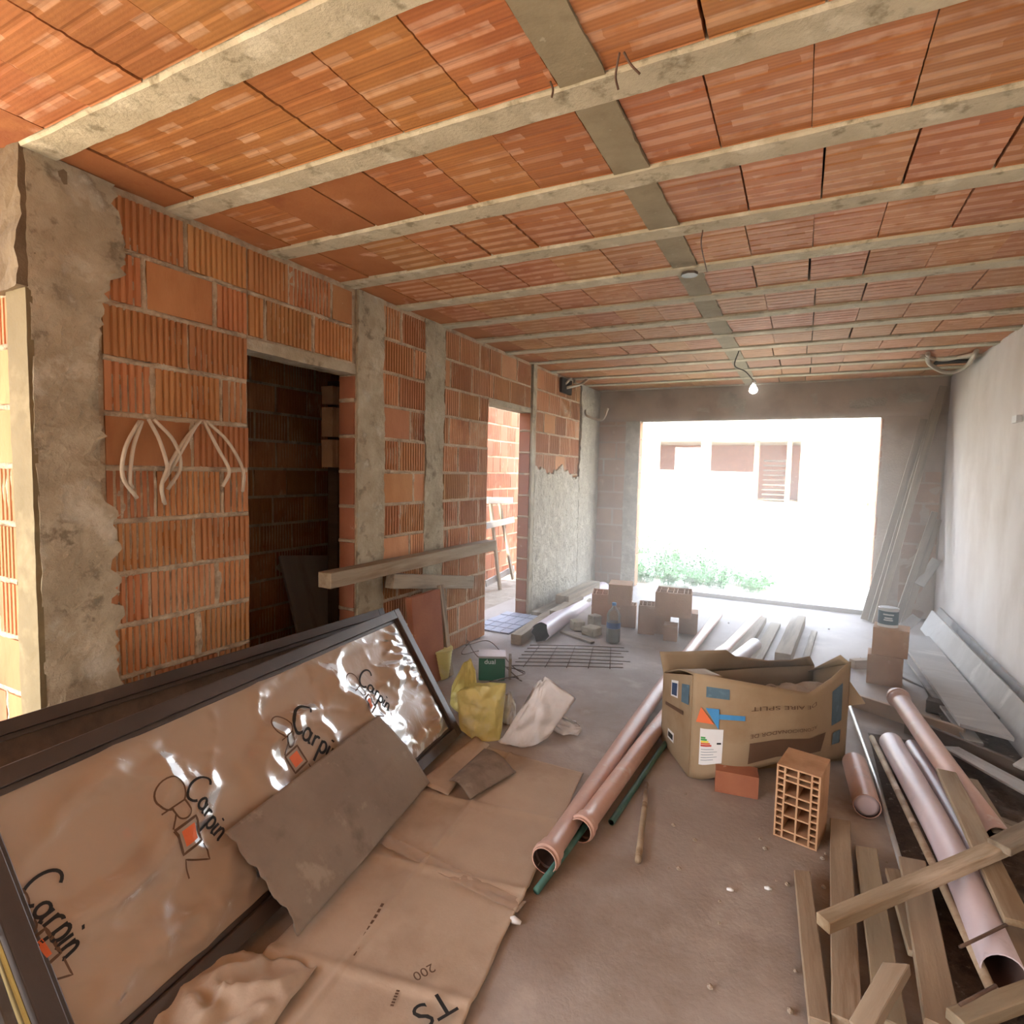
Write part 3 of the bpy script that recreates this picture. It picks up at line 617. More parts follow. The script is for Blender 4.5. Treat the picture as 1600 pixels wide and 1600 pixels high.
mb = MB(); mb.grid(lambda s, t: Wf(.052+s*(LU-.104), .052+t*(LV-.104), wr(.052+s*(LU-.104), .052+t*(LV-.104))), 220, 90)
film = mb.build('plastic_film', M['film'], fr, smooth=True)
def plane_uv(px, py):
    """photo point on the front of the leaning panel"""
    d = ray(px, py); t = ((P0+Nf*.025-CAM).dot(Nf))/d.dot(Nf); Q = CAM+d*t-P0; return Q.dot(U), Q.dot(V0s)
def on_film(pxa, pxb, geos, scale, name, m, off=(0, 0)):
    """2D marks (x along pxa->pxb) printed on the film"""
    a = Vector(plane_uv(*pxa)); b = Vector(plane_uv(*pxb)); X = (b-a); L = X.length; X.normalize(); Y = Vector((-X.y, X.x))
    if Y.x > 0: Y = -Y                        # letter tops point to the far end
    mb = MB()
    for vs, fs in geos:
        out = []
        for v in vs:
            p = a+X*(v[0]*scale*L+off[0])+Y*(v[1]*scale*L+off[1]); out.append(Wf(p.x, p.y, wr(p.x, p.y)+.0025))
        mb.add(out, fs)
    return mb.build(name, M[m], film)
def script_word():
    S = []; w = .046
    S.append(ribbon(arc(.16, .22, .16, .26, 50, 320, 20), w))                     # C
    S.append(ribbon(arc(.40, .10, .075, .10, 20, 380, 16), w)); S.append(ribbon([(.48, .2), (.475, .05), (.5, 0), (.53, .02)], w))   # a
    S.append(ribbon([(.57, .2), (.57, 0)], w)); S.append(ribbon(arc(.63, .12, .06, .08, 170, 60, 8), w))                              # r
    S.append(ribbon([(.73, .2), (.71, -.2)], w)); S.append(ribbon(arc(.78, .10, .065, .10, 150, -150, 14), w))                        # p
    S.append(ribbon([(.90, .2), (.89, .05), (.91, 0), (.94, .02)], w)); S.append(ribbon([(.91, .29), (.915, .32)], w*1.2))            # i
    S.append(ribbon([(.98, .2), (.97, 0)], w)); S.append(ribbon([(.97, .08)]+arc(1.03, .12, .045, .08, 150, 10, 8)+[(1.08, .02), (1.10, 0)], w))  # n
    return S
def crbz():
    w = .018; S = [ribbon(arc(.16, .03, .17, .15, 30, 345, 22), w)]
    S.append(ribbon([(.30, -.13), (.30, .12)], w)); S.append(ribbon([(.30, .12)]+arc(.42, .05, .06, .07, 90, -90, 8)+[(.30, -.02)], w)); S.append(ribbon([(.38, -.02), (.50, -.13)], w))
    S.append(ribbon([(.52, -.13), (.52, .14), (.79, .14), (.79, -.13), (.52, -.13)], w*1.6))
    S.append(ribbon([(.83, .14), (1.02, .13), (.85, -.12), (1.04, -.15)], w))
    return S
OR = ([(.57+.17*i/8, -.08+.17*j/8, 0) for j in range(9) for i in range(9)], [(j*9+i, j*9+i+1, j*9+i+10, j*9+i+9) for j in range(8) for i in range(8)])
LOGOS = [((28, 1392), (96, 1500)), ((280, 1240), (340, 1312)), ((448, 1134), (522, 1190)), ((560, 1062), (605, 1110))]
ICON = [((-8, 1400), (88, 1542)), ((246, 1226), (312, 1352)), ((424, 1125), (484, 1218)), ((543, 1055), (590, 1126))]
for i, ((a, b), (c, d)) in enumerate(zip(LOGOS, ICON)):
    on_film(a, b, script_word(), .93, 'printed_word', 'black')
    if i > 0 or True:
        on_film(c, d, crbz(), 1, 'printed_emblem', 'ink'); on_film(c, d, [OR], 1, 'orange_print', 'orange')
# paper stickers seen under the film
for (a, b, c_) in (((180, 1292), (232, 1392), .05), ((382, 1172), (418, 1232), .045)):
    ua, ub = Vector(plane_uv(*a)), Vector(plane_uv(*b)); X = (ub-ua).normalized(); Y = Vector((-X.y, X.x)); Y = -Y if Y.x > 0 else Y; L = (ub-ua).length
    for (x0, x1, y0, y1, m_) in ((0, 1, 0, 1, 'cardgrey'), (.42, .95, .12, .88, 'ink'), (.1, .25, .3, .7, 'orange')):
        mb = MB(); vs = [Wf(*(ua+X*L*x+Y*c_*y), .0148+(.0008 if m_ != 'cardgrey' else 0)) for x, y in ((x0, y0), (x1, y0), (x1, y1), (x0, y1))]
        mb.add(vs, [(0, 1, 2, 3)]); mb.build('paper_sticker', M[m_], fr)
# second, longer frame behind it
def two(P, Q, Tt): return P, (Q-P).normalized(), Tt
fr2 = empty('dark_door_frame'); tag(fr2, 'dark brown frame standing between the wrapped front panel and the brick wall', 'door panel')
Pb = Vector((-1.98, 2.70, 0)); Ub = Vector((-.02, -1, 0)).normalized(); Tb = Vector((-2.29, 2.70, .635)); Vb = (Tb-Pb); Vb = (Vb-Ub*Vb.dot(Ub)).normalized()
door_panel(fr2, Pb, Ub, Vb, 2.1, .705, .045, 'frame', 'wooddk')
# narrow bright-edged glass door profile near the lower left corner
fr3 = empty('metal_profile_bundle'); tag(fr3, 'dark metal profile with shiny yellow edges at the lower left corner', 'metal profile')
for k, (a, b, w_, m_) in enumerate((((-10, 1418), (95, 1610), .012, 'brass'), ((-22, 1436), (70, 1610), .02, 'greydk'), ((-30, 1455), (40, 1610), .012, 'brass'), ((-50, 1470), (0, 1610), .03, 'greydk'))):
    d0, d1 = ray(*a), ray(*b); A = CAM+d0*(1.02-.02*k)*1.72; Bp = CAM+d1*1.66
    Aa = CAM+d0*((.40-1.5)/d0.z) if False else None
    ua = plane_uv(*a); ub = plane_uv(*b)
    A = P0+U*(2.065+.024*k)+V0s*.62; Bp = P0+U*(2.065+.024*k)+V0s*.0
    A = A+Nf*.02; Bp = Bp+Nf*.02; Bp.z = 0.0
    board('shiny_edge' if m_ == 'brass' else 'profile_strip', '', None, Bp, A, w_, .03, m_, up=Nf, parent=fr3)

# cardboard -----------------------------------------------------------------
def sheet(name, label, cat, fn, nu, nv, mt, th=.004, parent=None, smooth=True, off=-1):
    mb = MB(); mb.grid(fn, nu, nv); o = mb.build(name, M[mt], parent, smooth)
    md = o.modifiers.new('s', 'SOLIDIFY'); md.thickness = th; md.offset = off
    if cat: tag(o, label, cat)
    return o
def bil(a, b, c, d, s, t): return (a*(1-s)+b*s)*(1-t)+(d*(1-s)+c*s)*t
ca, cb, cc, cdd = Vector((-1.56, 2.62, 0)), Vector((-.90, 2.62, 0)), Vector((-.70, .86, 0)), Vector((-1.36, .80, 0))
def cardf(s, t):
    p = bil(ca, cb, cc, cdd, s, t); e = .0
    if s > .94: p.x += .012*nz(t*9, 2)
    z = .006+.004*abs(nz(p.x*3, p.y*3, 3))
    for f in (.27, .52, .78): z += .010*math.exp(-((t-f+.05*(s-.5))/.010)**2)
    z += .008*math.exp(-((s-.38)/.012)**2)
    z += .03*max(0, (s-.93)/.07)*max(0, nz(t*5, 9))
    p.z = z; return p
carton = sheet('flattened_cardboard', 'large flattened brown cardboard sheet on the floor beside the leaning panels', 'cardboard', cardf, 70, 150, 'card')
def on_card(vs, fs, org, rot, name, m, sc=1):
    mb = MB(); c, s_ = math.cos(rot), math.sin(rot); out = []
    for v in vs: x, y = v[0]*sc, v[1]*sc; out.append((org[0]+x*c-y*s_, org[1]+x*s_+y*c, .0225 if org[2] is None else org[2]))
    mb.add(out, fs); return mb.build(name, M[m], carton)
gT = G(668, 1572)
vs, fs = text_mesh('TS', .11); on_card(vs, fs, (gT.x+.03, gT.y+.05, .024), R(-118), 'printed_text', 'black')
vs, fs = text_mesh('200', .045); on_card(vs, fs, (gT.x-.055, gT.y+.10, .024), R(-118), 'printed_text', 'ink')
for a, b in (((552, 1500), (600, 1415)), ((612, 1580), (628, 1540))):
    mb = MB(); A, B = G(*a), G(*b)
    for k in range(9):
        p = A.lerp(B, k/9); q = A.lerp(B, (k+.65)/9); dn = Vector((-(B-A).y, (B-A).x, 0)).normalized()*.005
        mb.add([lift(p-dn, .015), lift(q-dn, .015), lift(q+dn, .015), lift(p+dn, .015)], [(0, 1, 2, 3)])
    mb.build('printed_line', M['ink'], carton)
A, B = G(600, 1318), G(815, 1425)
mb = MB(); dn = Vector((-(B-A).y, (B-A).x, 0)).normalized()*.03
mb.grid(lambda s, t: lift(A.lerp(B, s)+dn*(2*t-1), .018+.006*nz(s*18, t*4)), 60, 6); mb.build('packing_tape', M['film'], carton, smooth=True)
# second dusty sheet lying on the panel and the floor
def fp(px, py, n=.06):
    d = ray(px, py); t = ((P0+Nf*n-CAM).dot(Nf))/d.dot(Nf); return CAM+d*t
q1, q2, q3, q4 = fp(352, 1300), fp(590, 1118), G(672, 1222, .035), G(466, 1462, .035)
def card2(s, t):
    p = bil(q1, q2, q3, q4, s, t); n_ = Nf*(.02*math.sin(math.pi*t)+.006*nz(p.x*4, p.y*4, 2)+.012*math.exp(-((t-.48)/.03)**2)*.5)
    e = .008*nz(s*4, t*4, 5)
    if t < .02 or s < .02 or t > .98: p += U*e
    if s < .02: p += U*(.035*nz(t*3, 11)+.012*nz(t*12, 4))
    return p+n_
sheet('dusty_cardboard_sheet', 'dusty grey-brown torn cardboard sheet resting against the wrapped panel', 'cardboard', card2, 60, 40, 'cardgrey', .005, off=1)
fl1, fl2, fl3, fl4 = G(757, 1172, .05), G(806, 1208, .02), G(735, 1250, .03), G(702, 1222, .05)
def flap(s, t):
    p = bil(fl1, fl2, fl3, fl4, s, t); p.z += .025*math.sin(math.pi*min(1, s*1.1))+.004; return p
sheet('cardboard_flap', 'small folded cardboard tray end lying on the big flattened sheet', 'cardboard', flap, 16, 16, 'cardgrey', .005)
s1, s2, s3, s4 = G(742, 1158), G(765, 1170), G(700, 1250), G(655, 1230)
sheet('cardboard_strip', 'long cardboard strip sticking out beyond the flattened sheet near the yellow bag', 'cardboard', lambda s, t: lift(bil(s1, s2, s3, s4, s, t), .022+.01*nz(s*3, t*3)), 10, 16, 'card', .004)
# crumpled wrapping near the lower edge
cr = G(350, 1560, .03)
def crump(s, t):
    x, y = (s-.5)*.34, (t-.5)*.30; r = max(abs(s-.5), abs(t-.5))*2
    return Vector((cr.x+x-y*.2, cr.y+y+x*.3, max(.012, .02+.05*(1-r*r)*(1-2.2*abs(nz(x*7, y*9, 4)))+.012*(1-3*abs(nz(x*17+3, y*13, 7))))))
sheet('crumpled_wrapping_paper', 'crumpled pale wrapping paper beside the lower rail of the wrapped panel', 'paper', crump, 34, 34, 'card', .003)

# ---------------------------------------------------------------- the big carton (air conditioner box)
bx = empty('cardboard_box', (-.1, 3.2, 0)); tag(bx, 'big open deformed brown cardboard box with printed labels in the middle of the floor', 'box'); bx.location = (0, 0, 0)
def zat(x, y, py):
    lo, hi = -.5, 1.5
    for _ in range(30):
        m_ = (lo+hi)/2; d = Vector((x, y, m_))-CAM; v = 800-FPX*d.dot(UX)/d.dot(FX)
        if v > py: lo = m_
        else: hi = m_
    return (lo+hi)/2
Ab, Bb = Vector((-.43, 2.86, 0)), Vector((-.64, 3.20, 0)); Db = Vector((.275, 3.44, 0)); Cb = Vector((.12, 3.86, 0))
def along(P, px, rng):
    """x on the line through P along its ray column"""
    return None
fb = bez([Ab, Vector((-.22, 2.88, .0)), Vector((.02, 3.05, .02)), Vector((.18, 3.26, .0)), Db], 6)
def top_at(p, py, z=None): return Vector((p.x, p.y, zat(p.x, p.y, py)))
def pxof(P): d = P-CAM; return 800+FPX*d.dot(RX)/d.dot(FX)
def rim_py(px):
    pts = [(1080, 1052), (1100, 1056), (1180, 1070), (1257, 1083), (1290, 1060), (1318, 1034)]
    for (a, b), (c, d) in zip(pts, pts[1:]):
        if px <= c: return b+(d-b)*(px-a)/(c-a)
    return 1034
def bot_py(px):
    pts = [(1075, 1219), (1100, 1218), (1160, 1207), (1210, 1193), (1315, 1186)]
    for (a, b), (c, d) in zip(pts, pts[1:]):
        if px <= c: return b+(d-b)*(px-a)/(c-a)
    return 1186
def front(s, t):
    i = s*(len(fb)-1); k = min(int(i), len(fb)-2); p = fb[k].lerp(fb[k+1], i-k); px = pxof(p)
    zt = zat(p.x, p.y, rim_py(px)); zb = max(.0, zat(p.x, p.y, bot_py(px)))
    bul = .03*math.sin(math.pi*t)*math.sin(math.pi*s); z = zb+(zt-zb)*t
    return Vector((p.x+bul*.4, p.y-bul, z))
sheet('box_front', '', None, front, 40, 16, 'boxcard', .006, bx)
zB = zat(Bb.x, Bb.y, 1052)
def left(s, t):
    p = Ab.lerp(Bb, s); zt = zat(Ab.x, Ab.y, 1056)*(1-s)+zB*s; return Vector((p.x, p.y, zt*t+.003))
sheet('box_side', '', None, left, 4, 4, 'boxcard', .006, bx, False)
zb2 = zB
def backw(s, t):
    p = Bb.lerp(Cb, s); p = p+Vector((.0, .03*math.sin(math.pi*s), 0)); return Vector((p.x, p.y, .003+(zB-.02)*t))
sheet('box_side', '', None, backw, 12, 6, 'boxcard', .006, bx)
def rightw(s, t):
    p = Db.lerp(Cb, s); zt = front(1, 1).z*(1-s)+(zB-.03)*s; return Vector((p.x, p.y, .003+(zt-.003)*t*.98))
sheet('box_side', '', None, rightw, 8, 6, 'boxcard', .006, bx)
mb = MB(); mb.add([(p.x, p.y, .004) for p in (Ab, Db, Cb, Bb)], [(0, 1, 2, 3)]); mb.build('box_bottom', M['boxcard'], bx)
# rear flap standing up: wavy top edge
def flapb(s, t):
    b0 = backw(s, 1); tops = [(1031, 1018), (1070, 1018), (1135, 1016), (1150, 1026), (1200, 1033), (1235, 1032), (1266, 1026)]
    i = s*(len(tops)-1); k = min(int(i), len(tops)-2); f = i-k; pxv = tops[k][0]*(1-f)+tops[k+1][0]*f; pyv = tops[k][1]*(1-f)+tops[k+1][1]*f
    d = ray(pxv, pyv); yy = Bb.y+.02+(Cb.y-Bb.y)*s*.8; tt = yy/d.y; p = CAM+d*tt
    return b0.lerp(p, t)
sheet('box_flap', '', None, flapb, 24, 6, 'boxcard', .005, bx)
# inner flaps folded down
fa = left(0, 1); fbk = left(1, 1)
sheet('box_flap', '', None, lambda s, t: fa.lerp(fbk, s)+Vector((.13, .04, .035*(1-abs(2*s-1))))*t+Vector((0, 0, .02*math.sin(math.pi*s)*(1-t))), 10, 4, 'boxcard', .005, bx)
def flapr(s, t):
    p = rightw(s, 1); return p+Vector((-.05*t, .02*t, .035*t*(1-s)-.04*t*s))
sheet('box_flap', '', None, flapr, 8, 3, 'boxcard', .005, bx)
# small torn flap at the right back
cR = front(1, 1)
mb = MB(); mb.add([front(1, .80), front(1, .55), front(1, .62)+Vector((.08, .03, -.02))], [(0, 1, 2)]); o = mb.build('box_flap', M['boxcard'], bx); md = o.modifiers.new('s', 'SOLIDIFY'); md.thickness = .005
# prints on the box: mapped to its surfaces (s, t in 0..1)
def on_surf(surf, vs, fs, s0, t0, ds, dt, name, m, nrm, flip=False, off=.004, shear=0):
    mb = MB(); out = []
    for v in vs:
        a, b = v[0], v[1]
        if flip: a, b = -a, -b
        out.append(offp(surf, min(.999, max(.001, s0+a*ds)), min(.99, max(.01, t0+b*dt)), off, nrm))
    mb.add(out, fs); return mb.build(name, M[m], bx)
def offp(surf, s, t, off, nrm):
    p = surf(s, t); ds, dt = (.01 if s < .5 else -.01), (.01 if t < .5 else -.01)
    n_ = (surf(s+ds, t)-p).cross(surf(s, t+dt)-p).normalized()
    if n_.dot(nrm) < 0: n_ = -n_
    return p+n_*off
def quad(n=6):
    vs = [(i/n, j) for j in (0, 1) for i in range(n+1)]; return [(x, y, 0) for x, y in vs], [(i, i+1, n+2+i, n+1+i) for i in range(n)]
NFR = Vector((.35, -.93, 0)); NLE = Vector((-.85, -.52, 0))
qv, qf = quad()
def fst(px, py):
    """(s,t) on the box front nearest to a photo point"""
    best = None
    for i in range(41):
        for j in range(21):
            p = front(i/40, j/20); d = p-CAM; x = 800+FPX*d.dot(RX)/d.dot(FX); y = 800-FPX*d.dot(UX)/d.dot(FX); e = (x-px)**2+(y-py)**2
            if best is None or e < best[0]: best = (e, i/40, j/20)
    return best[1], best[2]
def front_quad(p1, p2, m, name, off=.004):
    (s0, t0), (s1, t1) = fst(*p1), fst(*p2); on_surf(front, qv, qf, s0, t0, s1-s0, t1-t0, name, m, NFR, off=off)
front_quad((1106, 1072), (1139, 1097), 'bluegrey', 'printed_block')
front_quad((1093, 1137), (1124, 1192), 'white', 'energy_label')
for k, m_ in enumerate(('eg', 'eg', 'ey', 'orange', 'er')):
    y = 1149+k*3.6; 
    (s0, t0), (s1, t1) = fst(1093, 1137), fst(1124, 1192); tt = t0+(t1-t0)*(.22+.055*k)
    on_surf(front, qv, qf, s0+(s1-s0)*.05, tt, (s1-s0)*(.2+.07*k), (t1-t0)*.045, 'label_bar', m_, NFR, off=.0055)
(s0, t0), (s1, t1) = fst(1093, 1137), fst(1124, 1192)
on_surf(front, qv, qf, s0+(s1-s0)*.75, t0+(t1-t0)*.38, (s1-s0)*.18, (t1-t0)*.05, 'label_mark', 'black', NFR, off=.0055)
for k in range(5): on_surf(front, qv, qf, s0+(s1-s0)*.08, t0+(t1-t0)*(.56+.075*k), (s1-s0)*(.7 if k % 2 else .55), (t1-t0)*.012, 'label_mark', 'bluegrey', NFR, off=.0055)
a1, a2, a3 = fst(1090, 1108), fst(1118, 1132), fst(1102, 1106)
def tri_on(pts, m_, name):
    ss = [fst(*p) for p in pts]; mb = MB(); mb.add([offp(front, s, t, .0065, NFR) for s, t in ss], [(0, 1, 2)]); mb.build(name, M[m_], bx)
tri_on([(1089, 1129), (1098, 1107), (1117, 1134)], 'orange', 'printed_triangle'); tri_on([(1103, 1106), (1126, 1109), (1120, 1136)], 'blue', 'printed_triangle')
front_quad((1127, 1115), (1163, 1125), 'blue', 'printed_line'); front_quad((1126, 1130), (1163, 1136), 'bluegrey', 'printed_line')
for word, p, sz in (('DE AIRE SPLIT', (1276, 1098), .0), ('ACONDICIONADOR DE', (1274, 1131), 0)):
    vs, fs = text_mesh(word, 1.0); wd = max(v[0] for v in vs); s1_, t1_ = fst(*p); s0_, t0_ = fst(1172, p[1]+(3 if 'SPLIT' in word else 14))
    # upside-down lettering
    mb = MB(); out = []
    for v in vs:
        a = v[0]/wd; b = v[1]; out.append(offp(front, min(.97, s1_+(s0_-s1_)*a), t1_+(t0_-t1_)*a-b*.065, .006, NFR))
    mb.add(out, fs); mb.build('printed_text', M['ink'], bx)
c4s = [fst(1163, 1193), fst(1280, 1172), fst(1290, 1144), fst(1169, 1164)]
mb = MB(); mb.grid(lambda u, v: offp(front, *[(c4s[0][q]*(1-u)+c4s[1][q]*u)*(1-v)+(c4s[3][q]*(1-u)+c4s[2][q]*u)*v for q in (0, 1)], .0045, NFR), 16, 5); mb.build('hand_opening_shade', M['ink'], bx)  # dark patch painted for the shade inside a torn hand opening

front_quad((1299, 1083), (1312, 1125), 'bluegrey', 'printed_block'); front_quad((1298, 1143), (1311, 1160), 'bluegrey', 'printed_block')
# shade of the hand opening is painted dark low on the front
def lq(s0, t0, s1, t1, m_, name, off=.0095): on_surf(left, qv, qf, s0, t0, s1-s0, t1-t0, name, m_, NLE, off=off)
lq(.66, .72, .42, .92, 'white', 'paper_sticker'); lq(.63, .74, .45, .89, 'navy', 'printed_barcode', .0105); lq(.30, .70, .06, .90, 'bluegrey', 'printed_block')
lq(.72, .16, .50, .28, 'white', 'paper_sticker'); lq(.70, .185, .53, .25, 'black', 'printed_barcode', .0105)
vs, fs = text_mesh('UNIDAD', 1); 
lq(.85, .565, .22, .61, 'ink', 'printed_line')
# things inside the box
for i, (p, r_) in enumerate((((.02, 3.42, .30), .12), ((.12, 3.52, .31), .10))):
    mb = MB(); c = Vector(p)
    def blob(s, t, c=c, r_=r_, i=i):
        th, ph = s*2*math.pi, (t-.5)*math.pi; d = Vector((math.cos(th)*math.cos(ph), math.sin(th)*math.cos(ph), math.sin(ph)*.55)); return c+d*r_*(1+.25*nz(d.x*2+i, d.y*2, d.z*2)+.1*nz(d.x*7, d.y*7, d.z*7+i))
    mb.grid(blob, 30, 16); o = mb.build('crumpled_paper', M['card'], None, True); tag(o, ('large' if i == 0 else 'smaller')+' crumpled pink-brown paper ball lying inside the big cardboard box' + ('' if i == 0 else ', nearer its right end'), 'paper')
rod('curled_strap', 'curled beige strap looping inside the big cardboard box', 'strap', bez([(-.16, 3.36, .22), (-.14, 3.35, .33), (-.10, 3.36, .37), (-.06, 3.38, .33), (-.07, 3.38, .2)], 6), .006, 'card')

# ---------------------------------------------------------------- pipes in the middle
hollow('drain_pipe', 'salmon drain pipe with socket, left of the two lying beside the flattened cardboard', 'pipe', [G(850, 1345, .05), Vector((-.79, 3.9, .05)), Vector((-.72, 6.25, .05))], .042, 'pvc', bell=(.075, .008), group='salmon pipes crossing the floor')
hollow('drain_pipe', 'salmon drain pipe with socket, right of the two lying beside the flattened cardboard', 'pipe', [G(906, 1298, .05), Vector((-.64, 3.7, .05)), Vector((-.35, 6.45, .05))], .042, 'pvc', bell=(.075, .008), group='salmon pipes crossing the floor')
hollow('drain_pipe', 'short lilac pipe between the salmon pipes and the planks behind the box', 'pipe', [Vector((-.42, 4.7, .05)), Vector((-.30, 5.3, .05))], .055, 'pvclilac')
hollow('drain_pipe', 'stubby salmon pipe end just left of the lilac one behind the box', 'pipe', [Vector((-.62, 4.6, .04)), Vector((-.52, 5.1, .04))], .035, 'pvc')
rod('conduit', 'thin green conduit lying between the two salmon pipes', 'conduit', [G(838, 1392, .014), Vector((-.715, 2.7, .014)), Vector((-.70, 4.6, .014))], .013, 'green', 12)
hollow('conduit', 'thin green conduit to the right of the salmon pipes', 'conduit', [G(955, 1285, .013), Vector((-.60, 3.2, .013)), Vector((-.45, 4.6, .013))], .014, 'green', inmat='black', wall=.003, n=14)
rod('wooden_stick', 'short brown wooden stick lying alone on the open floor', 'stick', [G(1010, 1224, .012), G(1007, 1260, .012), G(997, 1345, .012)], [.010, .012, .013], 'wood', 8)
# planks behind the box
for i, (a, b, w_, t_, lab) in enumerate((((1142, 1040), (1186, 972), .14, .06, 'plank behind the big box, left one of the thick two'), ((1222, 1040), (1248, 976), .12, .10, 'plank behind the big box with a squared raised end, right one of the thick two'), ((1178, 1042), (1212, 978), .09, .035, 'thin plank between the two thick planks behind the big box'), ((1258, 1035), (1272, 990), .05, .03, 'narrow pointed plank rightmost behind the big box'), ((1120, 1035), (1150, 990), .03, .02, 'thin lath beside the lilac pipe behind the big box'))):
    board('wooden_plank', lab, 'plank', G(*a, .0), G(*b, .0), w_, t_, 'woodold', group='planks behind the box')

# ---------------------------------------------------------------- left rear pile
hollow('plastic_gutter_pipe', 'long lilac-white pipe with a torn open end by the left wall', 'pipe', [G(842, 990, .085), on(942, 919, 1, 7.1)], .085, 'pvclilac', torn=.12)
for A, B, w_, t_, lab in (((-2.15, 4.36, 0), (-2.28, 5.9, .0), .10, .09, 'thick grey wooden beam left of the torn lilac pipe'),
                         (G(838, 964), G(900, 932), .12, .05, 'flat weathered board in the pile by the left wall, lowest front one'),
                         (G(850, 972, .055), G(915, 938, .06), .14, .035, 'wide pale board lying over the lowest one by the left wall'),
                         (G(866, 962, .10), G(905, 938, .10), .10, .05, 'flat board with a skewed end under the uppermost beam of the pile'),
                         (G(878, 944, .12), G(928, 919, .12), .15, .09, 'uppermost thick beam of the pile by the left wall')):
    board('wooden_plank', lab, 'plank', A, B, w_, t_, 'woodold', group='wood pile by the left wall')
for (x, y, s_, h_, lab) in ((-1.86, 5.1, .12, .09, 'small concrete block left of the bottle, nearer the pipe'), (-1.68, 5.0, .14, .08, 'small concrete block just left of the bottle'), (-1.75, 5.28, .1, .12, 'rough concrete lump behind the two small blocks')):
    mb = MB(); n = 4
    vs = []
    mb.box((-s_/2, -s_/2, 0), (s_/2, s_/2, h_)); o = mb.build('concrete_block', M['concrete']); o.location = (x, y, 0); o.rotation_euler = (0, 0, x*3)
    b_ = o.modifiers.new('b', 'BEVEL'); b_.width = .01; b_.segments = 2
    sb = o.modifiers.new('s', 'SUBSURF'); sb.subdivision_type = 'SIMPLE'; sb.levels = sb.render_levels = 2
    tx = bpy.data.textures.new('c', 'CLOUDS'); tx.noise_scale = .05; dm = o.modifiers.new('d', 'DISPLACE'); dm.texture = tx; dm.strength = .012; dm.mid_level = .5
    tag(o, lab, 'block')
board('wooden_plank', 'thin lath under the small concrete blocks', 'plank', (-1.95, 4.92, 0), (-1.58, 4.74, 0), .05, .02, 'woodold')
# plastic bottle
bt = empty('plastic_bottle', (-1.44, 4.88, 0)); bt.scale = (1.12, 1.12, 1.12); tag(bt, 'large clear plastic bottle half full of dark liquid, blue label', 'bottle')
mb = MB(); mb.tube([(0, 0, z) for z in (.0, .01, .05, .17, .22, .25, .285, .30)], [.045, .054, .056, .054, .056, .045, .018, .014], 24); mb.build('bottle_shell', M['bottle'], bt, True)
mb = MB(); mb.tube([(0, 0, z) for z in (.004, .012, .05, .115)], [.042, .051, .053, .051], 24); smoothsharp(mb.build('dark_liquid', mat('cola', '1c2018', '232820', 3, .2, 0), bt))
mb = MB(); mb.tube([(0, 0, .12), (0, 0, .165)], [.0558, .0555], 24, cap=False); smoothsharp(mb.build('bottle_label', mat('blue_label', '4a5f86', '5a7098', 9, .5, 0), bt))
mb = MB(); mb.tube([(0, 0, .30), (0, 0, .32)], [.017, .017], 16); mb.build('bottle_cap', M['blue'], bt)
# steel mesh on the floor
ms = empty('steel_mesh', (0, 0, 0)); tag(ms, 'rusty reinforcing steel mesh lying flat in front of the bottle', 'steel mesh')
a, b, c, d = G(828, 1008, .012), G(975, 1012, .012), G(978, 1044, .012), G(800, 1040, .012)
for i in range(7):
    t = i/6; rod('mesh_bar', None, None, [a.lerp(d, t), a.lerp(d, t).lerp(b.lerp(c, t), .5)+Vector((0, 0, .006)), b.lerp(c, t)+Vector((.04*math.sin(i*2), 0, 0))], .0035, 'metal', 6, ms)
for i in range(5):
    t = .1+i*.19; rod('mesh_bar', None, None, [lift(a.lerp(b, t), .006), lift(d.lerp(c, t), .006)], .0035, 'metal', 6, ms)
for i, pts in enumerate((((728, 996), (752, 1030), (820, 1050), (780, 1062)), ((728, 1008), (765, 1002), (800, 1040), (818, 1052)), ((735, 1002), (722, 1022), (760, 1018), (810, 1060)), ((765, 1065), (800, 1058), (815, 1064)))):
    P = [G(p[0], p[1], .02+.05*((k+i) % 2)) for k, p in enumerate(pts)]
    rod('steel_wire', ('long rusty wire curving down from the brick wall', 'rusty wire bent in a hook beside the green tin', 'rusty wire tangled behind the green tin', 'short rusty wire right of the green tin')[i], 'wire', bez(P, 6), .004, 'metal', 6)
# tin, yellow tub and bags
gt = empty('green_tin', (0, 0, 0)); tag(gt, 'green square metal tin with white lettering behind the yellow bag', 'tin')
g0 = Vector((-2.0, 3.46, 0)); gr = R(28)
gt.location = g0; gt.rotation_euler = (0, 0, gr)
mb = MB(); mb.box((-.0, 0, 0), (.19, .15, .17)); o = mb.build('tin_body', M['greentin'], gt); bv = o.modifiers.new('b', 'BEVEL'); bv.width = .008; bv.segments = 2
mb = MB(); mb.box((-.003, -.003, .165), (.193, .153, .18)); o = mb.build('tin_rim', M['zinc'], gt)
vs, fs = text_mesh('dual', .05); mb = MB(); mb.add([(.04+v[0], -.004, .125+v[1]) for v in vs], fs); mb.build('printed_text', M['white'], gt)
mb = MB(); mb.box((.19, .02, 0), (.21, .14, .155)); o = mb.build('wooden_offcut', M['woodold']); o.location = g0+Vector((.02, .02, 0)); o.rotation_euler = (0, 0, gr); tag(o, 'small upright wooden offcut against the right side of the green tin', 'offcut')
yb = empty('yellow_tub', (-2.3, 3.38, 0)); tag(yb, 'ribbed yellow-brown plastic tub between the frames and the brick wall', 'tub')
mb = MB(); zs = [i*.012 for i in range(18)]; mb.tube([(0, 0, z) for z in zs], [.085+.02*z/.2+.003*(i % 2) for i, z in enumerate(zs)], 24); mb.build('tub_body', M['yellow'], yb, True)
mb = MB(); mb.tube([(0, 0, .2), (0, 0, .215)], [.112, .112], 24); smoothsharp(mb.build('tub_rim', M['yellow'], yb))
